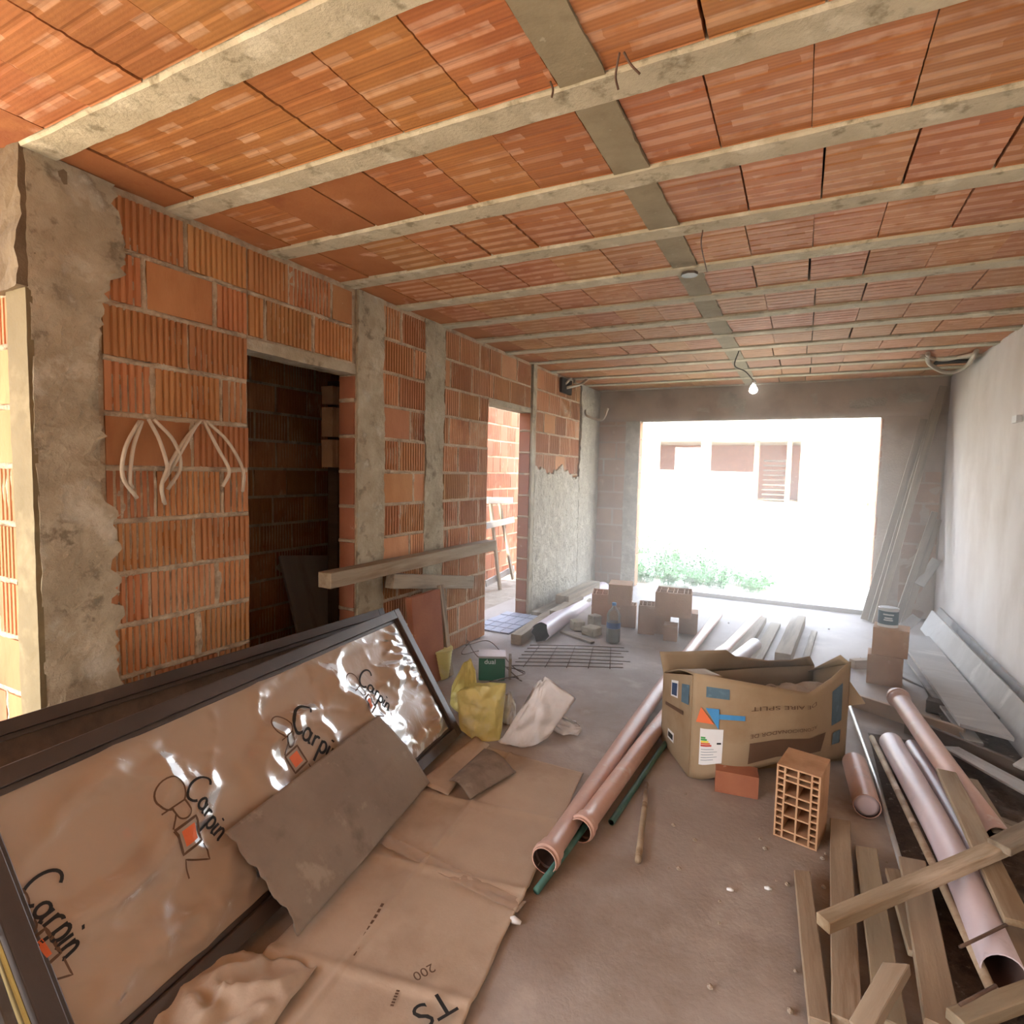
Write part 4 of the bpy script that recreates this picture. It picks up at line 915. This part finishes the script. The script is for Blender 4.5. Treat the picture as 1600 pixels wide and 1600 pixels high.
def bag(name, label, cat, base, top, mt, nu=36, nv=24, seed=0, puff=.06, back=.10):
    """crumpled bag: base/top polylines of the face seen by the camera, closed behind"""
    B = [Vector(p) for p in base]; T = [Vector(p) for p in top]
    def pl(P, s): i = s*(len(P)-1); k = min(int(i), len(P)-2); return P[k].lerp(P[k+1], i-k)
    away = Vector((FX.x, FX.y, 0)).normalized()
    def fn(s, t):
        if s <= .5: ss = s*2; side = 0
        else: ss = (1-s)*2; side = 1
        b, tp = pl(B, ss), pl(T, ss); p = b.lerp(tp, t)
        d = math.sin(math.pi*ss)**.6*(1-.7*t); w_ = (-puff if side == 0 else back)*d
        cr_ = .022*nz(ss*5+seed, t*5, side*3)+.014*abs(nz(ss*9-t*6+seed, t*9+ss*5, 2+side*5))+.005*nz(ss*20, t*20, seed)
        p = p+away*(w_+cr_*(1 if side else -1)*math.sin(math.pi*min(1, max(0, ss*.96+.02)))**.4)
        p.z = max(.003, p.z+.01*nz(ss*6, t*6, seed+4)*t); return p
    mb = MB(); mb.grid(fn, nu*2, nv); o = mb.build(name, M[mt], None, True); tag(o, label, cat); return o
def at_depth(px, py, ref):
    """point on the vertical plane through ref that faces the camera"""
    n = Vector((FX.x, FX.y, 0)).normalized(); d = ray(px, py); t = (ref-CAM).dot(n)/d.dot(n); return CAM+d*t
ry = G(750, 1150)
bag('yellow_bag', 'full yellow plastic bag standing at the front, next to the white sack', 'bag', [at_depth(718, 1138, ry), at_depth(745, 1150, ry), at_depth(780, 1154, ry), at_depth(784, 1140, ry)], [at_depth(714, 1082, ry), at_depth(735, 1071, ry), at_depth(765, 1070, ry), at_depth(791, 1068, ry)], 'yellow', seed=1)
ry2 = G(725, 1115)
bag('yellow_bag', 'yellow plastic bag with a pointed peak behind the front yellow bag', 'bag', [at_depth(703, 1100, ry2), at_depth(720, 1112, ry2), at_depth(735, 1112, ry2), at_depth(748, 1100, ry2)], [at_depth(706, 1072, ry2), at_depth(722, 1040, ry2), at_depth(734, 1030, ry2), at_depth(743, 1048, ry2)], 'yellow', seed=5, puff=.04, back=.06)
ry3 = G(820, 1160)
bag('white_sack', 'crumpled white plastic sack standing in a peak on the floor', 'sack', [at_depth(778, 1164, ry3), at_depth(800, 1168, ry3), at_depth(835, 1158, ry3), at_depth(858, 1150, ry3)], [at_depth(815, 1105, ry3), at_depth(840, 1068, ry3), at_depth(852, 1060, ry3), at_depth(900, 1092, ry3)], 'sack', seed=9, puff=.05, back=.08)
ry4 = G(885, 1143)
bag('crumpled_bag', 'small crumpled yellow and white bag right of the white sack', 'bag', [at_depth(862, 1138, ry4), at_depth(880, 1144, ry4), at_depth(900, 1144, ry4), at_depth(909, 1138, ry4)], [at_depth(862, 1118, ry4), at_depth(875, 1120, ry4), at_depth(895, 1128, ry4), at_depth(907, 1134, ry4)], 'sack', 24, 14, seed=13, puff=.05, back=.08)
ry5 = G(790, 1128)
bag('crumpled_bag', 'small greyish crumpled bag behind the yellow bag and the white sack', 'bag', [at_depth(785, 1130, ry5), at_depth(795, 1132, ry5), at_depth(806, 1130, ry5)], [at_depth(788, 1088, ry5), at_depth(797, 1082, ry5), at_depth(806, 1100, ry5)], 'sack', 20, 12, seed=17, puff=.04, back=.05)
# clay sheet and boards on the left wall
board('clay_panel', 'orange clay panel standing on edge between the door frames and the brick wall', 'clay panel', (-2.28, 3.22, 0), (-2.34, 3.22, .64), .34, .05, 'brickred', up=(1, 0, .09))
board('narrow_post', 'narrow weathered upright board beside the orange clay panel', 'board', (-2.24, 3.44, 0), (-2.34, 3.44, .66), .05, .03, 'woodold', up=(1, 0, .1))
board('timber_beam', 'long pale timber beam fixed level across the brick wall and first doorway', 'beam', (-2.45, 2.43, .80), (-2.45, 4.42, .80), .10, .09, 'wood', up=(0, 0, 1))
board('wooden_plank', 'short dark grey curved board below the long pale timber beam', 'plank', (-2.44, 3.0, .70), (-2.44, 4.05, .52), .07, .10, 'woodold', up=(0, 0, 1))

# ---------------------------------------------------------------- right-hand side
hollow('drain_pipe', 'salmon pipe with a socket end raised, right side of the photo', 'pipe', [G(1402, 1088, .16), G(1480, 1200, .12), G(1560, 1310, .08)], .05, 'pvc', bell=(.07, .008), group='pipes lying at the right')
hollow('drain_pipe', 'thick lilac pipe with a dark open end at the lower right', 'pipe', [G(1392, 1160, .09), G(1480, 1320, .09), G(1568, 1520, .09)], .055, 'pvclilac', group='pipes lying at the right')
hollow('drain_pipe', 'slim lilac pipe between the thick lilac pipe and the raised salmon pipe', 'pipe', [G(1425, 1165, .05), G(1470, 1240, .05), G(1580, 1440, .05)], .034, 'pvclilac', group='pipes lying at the right')
cap = hollow('pipe_offcut', 'short salmon pipe piece with a pale plug lying right of the hollow brick', 'pipe', [G(1335, 1192, .055), G(1355, 1260, .055)], .055, 'pvc')
P_a, P_b = G(1335, 1192, .055), G(1355, 1260, .055); dd = (P_b-P_a).normalized()
mb = MB(); mb.tube([P_b-dd*.05, P_b-dd*.012, P_b-dd*.004], [.05, .05, .035], 20); o = mb.build('pale_plug', M['pvclilac'], cap, True)
rod('wooden_pole', 'thin round wooden pole left of the thick lilac pipe', 'pole', [G(1362, 1152, .07), G(1455, 1345, .07), G(1548, 1545, .07)], .014, 'wood', 10)
rod('metal_tube', 'thin grey metal tube lying beside the short salmon pipe piece', 'tube', [G(1326, 1098, .04), G(1368, 1215, .03), G(1412, 1365, .03)], .011, 'zinc', 10)
board('wooden_plank', 'sawn board lying on the raised salmon pipe, running to the right edge', 'plank', G(1478, 1210, .16), G(1592, 1450, .13), .075, .022, 'wood', group='boards at the lower right')
board('wooden_plank', 'narrow pinkish board right of the raised salmon pipe', 'plank', G(1515, 1222, .10), G(1565, 1305, .08), .06, .02, 'woodold', group='boards at the lower right')
NW = [((1252, 1368), (1280, 1610), .055, .03, .012, 'narrow board leftmost of those at the lower right corner'),
      ((1312, 1288), (1322, 1610), .075, .03, .012, 'board with a rounded upper end, second from left at the lower right'),
      ((1352, 1330), (1392, 1610), .075, .025, .012, 'board with a square cut end, third from left at the lower right'),
      ((1398, 1362), (1440, 1500), .07, .02, .03, 'short splintered board under the cross beam'),
      ((1424, 1350), (1474, 1620), .085, .03, .04, 'long knotted board with a dark knot under the cross beam'),
      ((1540, 1365), (1640, 1600), .075, .03, .04, 'long board to the right of the thick lilac pipe')]
for a, b, w_, t_, z_, lab in NW: board('wooden_plank', lab, 'plank', G(*b, z_), G(*a, z_), w_, t_, 'wood', group='boards at the lower right', cut=.02)
board('cross_beam', 'long sawn beam lying across the other boards at the lower right', 'beam', G(1285, 1452, .10), G(1640, 1300, .20), .05, .04, 'wood')
board('cross_beam', 'sawn beam crossing the bottom right corner', 'beam', G(1490, 1608, .06), G(1640, 1552, .06), .05, .04, 'wood')
board('wooden_plank', 'short board with a slanted cut end rising at the bottom edge', 'plank', G(1345, 1625, .06), G(1408, 1512, .15), .05, .045, 'wood', cut=.04)
board('wooden_plank', 'board above the cross beam at the right edge of the photo', 'plank', G(1560, 1330, .20), G(1640, 1290, .22), .07, .03, 'woodold')
for i, (a, b) in enumerate((((1500, 1480), (1572, 1445)), ((1500, 1570), (1556, 1540)))):
    rod('steel_rod', ('upper' if i == 0 else 'lower')+' thin dark steel rod laid across the thick lilac pipe', 'rod', [G(*a, .15), G(*b, .15)], .005, 'metal', 6)
# long boards along the right wall
def quadboard(name, label, cat, c4_, th, mt, group=None):
    P = [Vector(p) for p in c4_]; n = (P[1]-P[0]).cross(P[3]-P[0]).normalized()*th
    mb = MB(); N = 24
    vs = []
    for i in range(N+1):
        s = i/N; a = P[0].lerp(P[1], s); b = P[3].lerp(P[2], s); j = .003*nz(s*14, th*50)
        vs += [a, b+Vector((0, 0, j)), b+n+Vector((0, 0, j)), a+n]
    mb.add(vs, [(i*4+q, i*4+(q+1) % 4, i*4+4+(q+1) % 4, i*4+4+q) for i in range(N) for q in range(4)]+[(0, 3, 2, 1), (N*4, N*4+1, N*4+2, N*4+3)])
    o = mb.build(name, M[mt]); bmn(o); tag(o, label, cat, group); return o
quadboard('formwork_board', 'long grey formwork board leaning upright near the right wall', 'board', [(1.06, 6.5, .10), (1.13, 3.92, .02), (1.20, 3.98, .235), (1.16, 6.62, .27)], -.025, 'formboard')
quadboard('formwork_board', 'flat grey formwork board lying on dark debris at the foot of the upright one', 'board', [(.82, 6.05, .10), (.87, 4.0, .10), (1.10, 3.95, .09), (1.08, 6.2, .09)], .02, 'formboard')
quadboard('formwork_board', 'dark-edged board standing behind the upright formwork board against the wall', 'board', [(1.24, 7.1, .0), (1.25, 3.9, .0), (1.30, 3.9, .20), (1.30, 7.1, .22)], -.02, 'formboard')
quadboard('formwork_board', 'thin splintered board just in front of the flat grey one', 'board', [(.80, 5.6, .06), (.88, 3.9, .05), (.96, 3.9, .05), (.90, 5.6, .06)], .015, 'formboard')
for i, (A, B, w_, t_, mt, lab) in enumerate((
    ((.36, 4.32, .0), (.90, 4.02, .0), .03, .09, 'card', 'upright cardboard-coloured board end behind the pipes at right'),
    ((.62, 4.02, .0), (1.25, 3.45, .0), .03, .10, 'wooddk', 'dark upright board crossing behind the raised salmon pipe'),
    ((.42, 5.2, .0), (.62, 5.35, .0), .06, .07, 'wood', 'small brown wood block left of the tin can stack'),
    ((.62, 5.6, .0), (1.0, 5.0, .0), .28, .012, 'formboard', 'pale triangular sheet piece right of the tin can stack'),
    ((.85, 6.0, .0), (1.25, 5.75, .0), .05, .05, 'wooddk', 'dark batten under the flat grey formwork board, far one'),
    ((.80, 4.5, .0), (1.25, 4.35, .0), .09, .08, 'wooddk', 'dark block under the near end of the flat formwork board'),
    ((.95, 3.35, .0), (1.3, 3.2, .0), .30, .012, 'formboard', 'grey sheet piece at the right edge above the cross beam'),
    ((1.0, 3.5, .12), (1.3, 3.75, .30), .05, .015, 'formboard', 'thin grey strip slanting up at the right edge'),
    ((.78, 3.75, .06), (1.02, 3.25, .10), .10, .012, 'formboard', 'pointed grey sheet piece next to the salmon pipe'),
    ((.7, 3.1, .0), (1.3, 2.85, .0), .12, .05, 'woodold', 'weathered wide board lying at the right edge behind the cross beam'))):
    board('wooden_plank' if mt != 'formboard' else 'sheet_piece', lab, 'plank' if mt != 'formboard' else 'sheet', A, B, w_, t_, mt)
# dark rubble and soil heap between boards at right
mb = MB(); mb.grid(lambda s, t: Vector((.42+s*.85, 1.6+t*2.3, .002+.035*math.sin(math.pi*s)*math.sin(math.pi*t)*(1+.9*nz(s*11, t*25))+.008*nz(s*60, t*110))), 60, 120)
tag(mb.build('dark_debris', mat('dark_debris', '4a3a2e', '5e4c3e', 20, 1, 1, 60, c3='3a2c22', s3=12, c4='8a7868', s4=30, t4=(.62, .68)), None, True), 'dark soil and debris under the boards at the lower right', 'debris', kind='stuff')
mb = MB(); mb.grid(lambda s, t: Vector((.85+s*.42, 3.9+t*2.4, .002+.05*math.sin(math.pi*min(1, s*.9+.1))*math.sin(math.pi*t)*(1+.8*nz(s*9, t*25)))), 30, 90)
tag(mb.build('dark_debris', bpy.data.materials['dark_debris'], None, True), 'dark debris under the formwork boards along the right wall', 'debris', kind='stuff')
rs = random.Random(3)
peb = MB()
for i in range(70):
    x, y, r_ = rs.uniform(-.4, .5), rs.uniform(1.4, 2.6), rs.choice((.003, .004, .006, .009))
    if i > 45: x, y = rs.uniform(-.7, 1.1), rs.uniform(2.4, 6.5)
    peb.tube([(x, y, 0), (x, y, r_*.6), (x+r_*.2, y, r_)], [r_, r_*1.1, r_*.4], 6)
tag(peb.build('loose_grit', M['rubble']), 'loose grit and crumbs scattered over the open floor', 'grit', kind='stuff')
for i, (px, py, lab) in enumerate(((1141, 1392, 'white chip nearer the stick on the open floor'), (1200, 1390, 'white chip in a brown stain on the open floor'), (803, 1442, 'white plaster lump at the corner of the flattened cardboard'))):
    c = G(px, py); r_ = .012 if i < 2 else .022; mb = MB()
    mb.tube([c+Vector((-r_, 0, .003)), c+Vector((0, 0, r_*.5)), c+Vector((r_, r_*.3, .003))], [r_*.35, r_*.6, r_*.3], 7); tag(mb.build('plaster_chip', M['white'], None, True), lab, 'chip')
# long planks leaning in the far right corner
LP = [((1350, 968), (1444, 655), 7.42, .07, .02, 'leaning plank leftmost in the far right corner'), ((1362, 972), (1462, 640), 7.43, .08, .02, 'leaning plank second from left in the far right corner'),
      ((1368, 975), (1474, 604), 7.42, .07, .025, 'tallest leaning plank reaching the ceiling in the far right corner'), ((1400, 972), (1460, 800), 7.36, .06, .03, 'shorter leaning board right of the tallest plank'), ((1412, 975), (1466, 812), 7.40, .06, .02, 'shorter leaning board nearest the right wall')]
for a, b, yy, w_, t_, lab in LP:
    board('leaning_plank', lab, 'plank', G(*a), on(*b, 1, yy), w_, t_, 'woodold', up=(0, -1, .1), group='planks leaning in the corner')
for a, b, yy, lab in (((1436, 915), (1464, 875), 7.2, 'short metal channel hanging behind the leaning boards'), ((1412, 985), (1432, 965), 6.9, 'short pale channel offcut on the floor by the leaning boards')):
    p, q_ = on(*a, 1, yy), on(*b, 1, yy+.1)
    if 'floor' in lab: p.z = .0
    board('metal_channel', lab, 'offcut', p, q_, .09, .02, 'formboard', up=(-.3, -1, .2))

# ---------------------------------------------------------------- cables, conduits, lamp
def wallp(px, py, off=.02): p = on(px, py, 0, XL+off); return p
LOOPS = [[(218, 658), (196, 700), (192, 745), (214, 778)], [(222, 658), (208, 700), (203, 750), (207, 762)], [(232, 655), (250, 690), (262, 735), (252, 760), (258, 788)], [(240, 655), (272, 690), (282, 730), (262, 765)],
         [(312, 658), (280, 700), (254, 752), (256, 785)], [(308, 662), (292, 690), (275, 720), (262, 742)], [(318, 658), (340, 700), (358, 735), (348, 760)], [(322, 658), (356, 690), (380, 735), (379, 768)]]
for gi in (0, 1):
    cc_ = empty('conduit_bundle'); tag(cc_, ('left' if gi == 0 else 'right')+' one of the two beige conduit bundles hanging on the brick wall', 'conduit')
    for pts in LOOPS[gi*4:gi*4+4]:
        P = [wallp(*p, off=.01+.05*math.sin(math.pi*(k+.4)/len(pts))) for k, p in enumerate(pts)]
        rod('conduit_tube', None, None, bez(P, 5), .008, 'conduit', 8, cc_)
def cable(name, lab, cat, pts, r, mt, **k): return rod(name, lab, cat, bez(pts, 7), r, mt, 8, **k)
cable('ceiling_conduit', 'curved beige conduit hanging at the top right corner of the room', 'conduit', [on(1450, 552, 2, 2.59), on(1452, 568, 1, 6.6), on(1478, 582, 1, 6.7), on(1508, 574, 1, 6.6), on(1526, 548, 2, 2.59)], .018, 'conduit')
cable('ceiling_conduit', 'second beige conduit just above the curved one at the top right corner', 'conduit', [on(1440, 556, 2, 2.58), on(1475, 562, 1, 6.5), on(1527, 552, 2, 2.58)], .014, 'conduit')
cable('wall_conduit', 'short beige conduit curving out of the left wall near the end wall', 'conduit', [Vector((XL+.03, 6.9, 2.30)), on(918, 650, 1, 6.9), on(940, 656, 1, 6.9), on(950, 638, 1, 6.9)], .015, 'conduit')
for i, (a, b, c_) in enumerate((((897, 598), (898, 586), (893, 600)), ((918, 592), (908, 600), (895, 606)))):
    cable('wall_conduit', ('upper' if i == 0 else 'lower')+' bent pipe end in the broken box at the top of the left wall', 'conduit', [on(c_[0]-10, c_[1], 0, XL+.03), on(*b, 1, 6.45), on(*a, 1, 6.4)], .016, 'conduit')
mb = MB(); mb.box((XL-.0, 6.1, 2.42), (XL+.035, 6.4, 2.585)); o = mb.build('recess_shade', M['dark']); tag(o, 'dark block painted as the shade of a broken recess at the top of the left wall', 'recess')  # solid dark block stands in for the shaded depth of a recess
mb = MB(); mb.tube([(-.61, 3.27, H-.012), (-.61, 3.27, H+.02)], [.045, .045], 8); mb.build('octagonal_box', M['greydk']); tag(bpy.data.objects['octagonal_box'], 'octagonal electrical box set in the cast ceiling strip', 'junction box')
for i, pts in enumerate((((968, 82), (962, 118), (966, 140)), ((975, 82), (985, 100), (1000, 116)), ((860, 128), (864, 140), (862, 152)), ((1098, 360), (1096, 385), (1105, 425)))):
    z_ = 2.56
    P = [on(pts[0][0], pts[0][1], 2, 2.592)] + [on(p[0], p[1], 2, z_-.02*k) for k, p in enumerate(pts[1:])]
    cable('tie_wire', ('straight tie wire hanging from the nearest beam by the cast strip', 'curled tie wire hanging beside the straight one', 'short tie wire left of the cast strip', 'thin wire drooping near the octagonal box')[i], 'wire', P, .003, 'metal')
lp = empty('bare_bulb', (0, 0, 0)); tag(lp, 'lit bare bulb hanging on a wire in front of the big opening', 'lamp')
L0 = Vector((-.56, 5.41, 2.598)); Lb = Vector((-.43, 5.45, 2.27))
cable('lamp_cord', None, None, [L0, L0+Vector((-.03, .02, -.12)), Vector((-.50, 5.43, 2.42)), Lb+Vector((0, 0, .07))], .005, 'black', parent=lp)
mb = MB(); mb.tube([Lb+Vector((0, 0, z)) for z in (.075, .035)], [.014, .017], 12); mb.build('lamp_socket', M['zinc'], lp, True)
mb = MB(); mb.tube([Lb+Vector((0, 0, z)) for z in (.035, .02, 0, -.02, -.035, -.042)], [.014, .022, .033, .034, .022, .006], 16); mb.build('light_bulb', M['glow'], lp, True)
mb = MB(); p = on(1590, 655, 0, XR-.01); mb.box((XR-.03, p.y-.05, p.z-.025), (XR+.0, p.y+.05, p.z+.025)); tag(mb.build('wall_socket_cover', M['white']), 'small pale rectangular cover on the right wall', 'cover')
mb = MB(); mb.box((1.04, 6.55, H-.002), (1.29, 6.68, H+.02)); 
tag(mb.build('opening_shade', M['dark']), 'small dark slab painted as the shade of an opening in the ceiling near the end wall', 'opening')  # thin dark slab stands in for the shade of a hole

# ---------------------------------------------------------------- seen through the second doorway
sc_ = empty('wooden_grid_frame'); tag(sc_, 'pale wooden ladder-like frame leaning beyond the second doorway', 'frame')
for (a, b) in (((760, 782), (800, 782)), ((758, 822), (802, 812)), ((758, 912), (802, 888)), ((758, 945), (802, 918))): board('cross_slat', '', None, on(*a, 0, -3.45), on(*b, 0, -3.45), .08, .02, 'formboard', up=(1, 0, .1), parent=sc_)
for (a, b) in (((764, 780), (782, 945)), ((778, 780), (800, 905))): board('side_rail', '', None, on(*a, 0, -3.5), on(*b, 0, -3.4), .05, .03, 'woodold', up=(1, 0, .1), parent=sc_)
tl = empty('tile_sheet', (0, 0, 0)); tag(tl, 'bluish grey sheet of small tiles on the floor in the second doorway', 'tiles')
for i in range(4):
    for j in range(5):
        mb = MB(); x, y = -2.74+i*.10, 4.6+j*.145; mb.box((x, y, .0), (x+.094, y+.138, .014+.003*((i*3+j) % 3))); mb.build('floor_tile', M['bluetile'], tl)

# inside the dark room
board('leaning_board', 'dim large board leaning inside the dark side room', 'board', (-3.1, 3.3, 0), (-3.6, 3.5, .75), .7, .03, 'formboard', up=(1, -.2, .6))
# ---------------------------------------------------------------- outside
mb = MB()
def gr_(s, t):
    x, y = -22+s*44, 7.7+t*40; z = -.03+max(0, min(1, (y-9)/9))*.75+.06*nz(x*.6, y*.6)+.02*nz(x*3, y*3); return (x, y, z if y > 8.2 else min(z, -.01))
mb.grid(gr_, 110, 110); o = mb.build('ground', M['soil'], None, True); tag(o, 'sunlit bare earth outside the big opening', kind='structure')
mb = MB(); mb.grid(lambda s, t: (-30+s*60, -32+t*39.6, -.05+.02*nz(s*40, t*40)), 40, 40)
for v in range(0): pass
o = mb.build('ground_rear', M['soilrear'], None, True); tag(o, 'bare earth around the building', kind='structure')
o.location.z = -.12
bd = empty('building', (0, 0, 0)); tag(bd, 'pale unfinished building with dark openings across the yard', 'building')
YB = 20
mb = MB(); mb.box((-9, YB-.6, 2.68), (.0, YB+5, 3.35)); mb.build('roof_slab', M['facade'], bd)
def wallbox(x0, x1, z0, z1, name='facade_wall', m='facade', y0=YB, y1=YB+.2): mb = MB(); mb.box((x0, y0, z0), (x1, y1, z1)); mb.build(name, M[m], bd)
wallbox(-9, -4.5, 0, 2.68); wallbox(-4.5, -3.1, 0, 1.68); wallbox(-3.95, -3.1, 1.68, 2.45); wallbox(-3.1, -2.8, 0, 2.68); wallbox(-2.8, -1.45, 0, 1.66); wallbox(-1.45, -1.3, .5, 2.68, 'wooden_post', 'wood'); wallbox(-.5, -.36, .5, 2.68, 'wooden_post', 'wood'); wallbox(-.12, 0, .5, 2.68, 'wooden_post', 'wood')
wallbox(-9, 0, 0, 2.68, 'rear_wall', 'brickred', YB+3, YB+3.2); wallbox(-.05, .0, 0, 2.68, 'side_wall', 'facade', YB+.2, YB+3)
for i in range(9): board('stored_slat', '', None, (-1.2, YB+1, .75+i*.16), (-.4, YB+1, .75+i*.16), .7, .05, 'wooddk', parent=bd)
# brick heap on the right outside
rb = random.Random(8)
c0 = on(1356, 782, 1, 16)
for i in range(16):
    me = brick_mesh(.30, .205, .105, False); o = bpy.data.objects.new('stacked_brick', me); COL.objects.link(o); me.materials.append(M['brick']) if not me.materials else None
    o.location = (c0.x+rb.uniform(-.1, 1.3), 16+rb.uniform(-.3, .3), .75+rb.uniform(0, .25)); o.rotation_euler = (rb.uniform(-.3, .3), rb.uniform(-.3, .3), rb.uniform(0, 3)); tag(o, 'loose reddish brick in the heap in the yard', 'brick', 'brick heap in the yard')
# weeds
def weed(x, y, h_, n, seed, lab):
    r = random.Random(seed); mb = MB()
    for i in range(n):
        a = r.uniform(0, 6.28); l = r.uniform(.3, 1)*h_; lean = r.uniform(.1, .9); b = Vector((r.uniform(-.12, .12), r.uniform(-.12, .12), 0)); d = Vector((math.cos(a)*lean, math.sin(a)*lean, 1)).normalized()*l
        mb.tube([b, b+d*.6, b+d], [.003, .002, .001], 3, cap=False)
        for k in range(7):
            c = b+d*r.uniform(.2, 1); a2 = r.uniform(0, 6.28); e = Vector((math.cos(a2), math.sin(a2), r.uniform(-.1, .6)))*r.uniform(.03, .07); s_ = e.cross(Vector((0, 0, 1))).normalized()*e.length*.3
            mb.add([c, c+e*.5+s_, c+e, c+e*.5-s_], [(0, 1, 2, 3)])
    o = mb.build('weed_clump', M['weed']); o.location = (x, y, -.02); tag(o, lab, 'weeds', 'green weeds outside the opening'); return o
wd = [(-2.35, 9.1, .8), (-2.0, 9.4, .72), (-1.7, 9.2, .62), (-1.4, 9.3, .58), (-1.1, 9.1, .5), (-2.2, 8.5, .45), (-1.8, 8.5, .38), (-1.5, 8.6, .35), (-1.2, 8.5, .35), (-.9, 8.7, .35), (-.65, 8.6, .32), (-.4, 8.5, .28), (-1.9, 10.0, .6), (-2.5, 10.2, .8), (-1.0, 8.2, .25), (-.55, 8.2, .25), (-2.9, 9.0, .7), (-1.95, 8.1, .33), (-1.6, 8.05, .3), (-1.3, 8.1, .28)]
for i, (x, y, h_) in enumerate(wd): weed(x, y, h_, 46, i, ('tall' if h_ > .55 else 'middling' if h_ > .37 else 'low')+' green weed clump outside the opening, '+('at its left jamb' if x < -2.1 else 'left of the middle of the patch' if x < -1.55 else 'right of the middle of the patch' if x < -.95 else 'at the right end of the patch')+(', back row' if y > 8.9 else ', front row'))
for i, pts in enumerate((((1000, 838), (1020, 805), (1060, 787)), ((1270, 930), (1300, 945), (1320, 935)), ((1290, 950), (1305, 930), (1335, 950)))):
    P = [on(p[0], p[1], 1, 8.6 if i else 9.0) for p in pts]
    rod('dry_twig', ('arching dry twig above the weeds', 'thin dry twig on the ground by the threshold, left one', 'thin dry twig on the ground by the threshold, right one')[i], 'twig', bez(P, 6), .006, 'wooddk', 5)

# added haze box imitating lens glare around the big opening
hz_ = bpy.data.materials.new('glare_veil'); hz_.use_nodes = True; nt = hz_.node_tree
for n in list(nt.nodes):
    if n.type != 'OUTPUT_MATERIAL': nt.nodes.remove(n)
sc = nt.nodes.new('ShaderNodeVolumeScatter'); sc.inputs['Density'].default_value = .12; sc.inputs['Anisotropy'].default_value = .5; sc.inputs['Color'].default_value = (1, .89, .77, 1)
nt.links.new(sc.outputs[0], [n for n in nt.nodes if n.type == 'OUTPUT_MATERIAL'][0].inputs['Volume'])
mb = MB(); mb.box((XL+.05, 3.0, .0), (XR-.02, YF-.05, H-.02)); tag(mb.build('glare_haze', hz_), 'added thin haze imitating lens glare in the far part of the room', 'haze', kind='stuff')
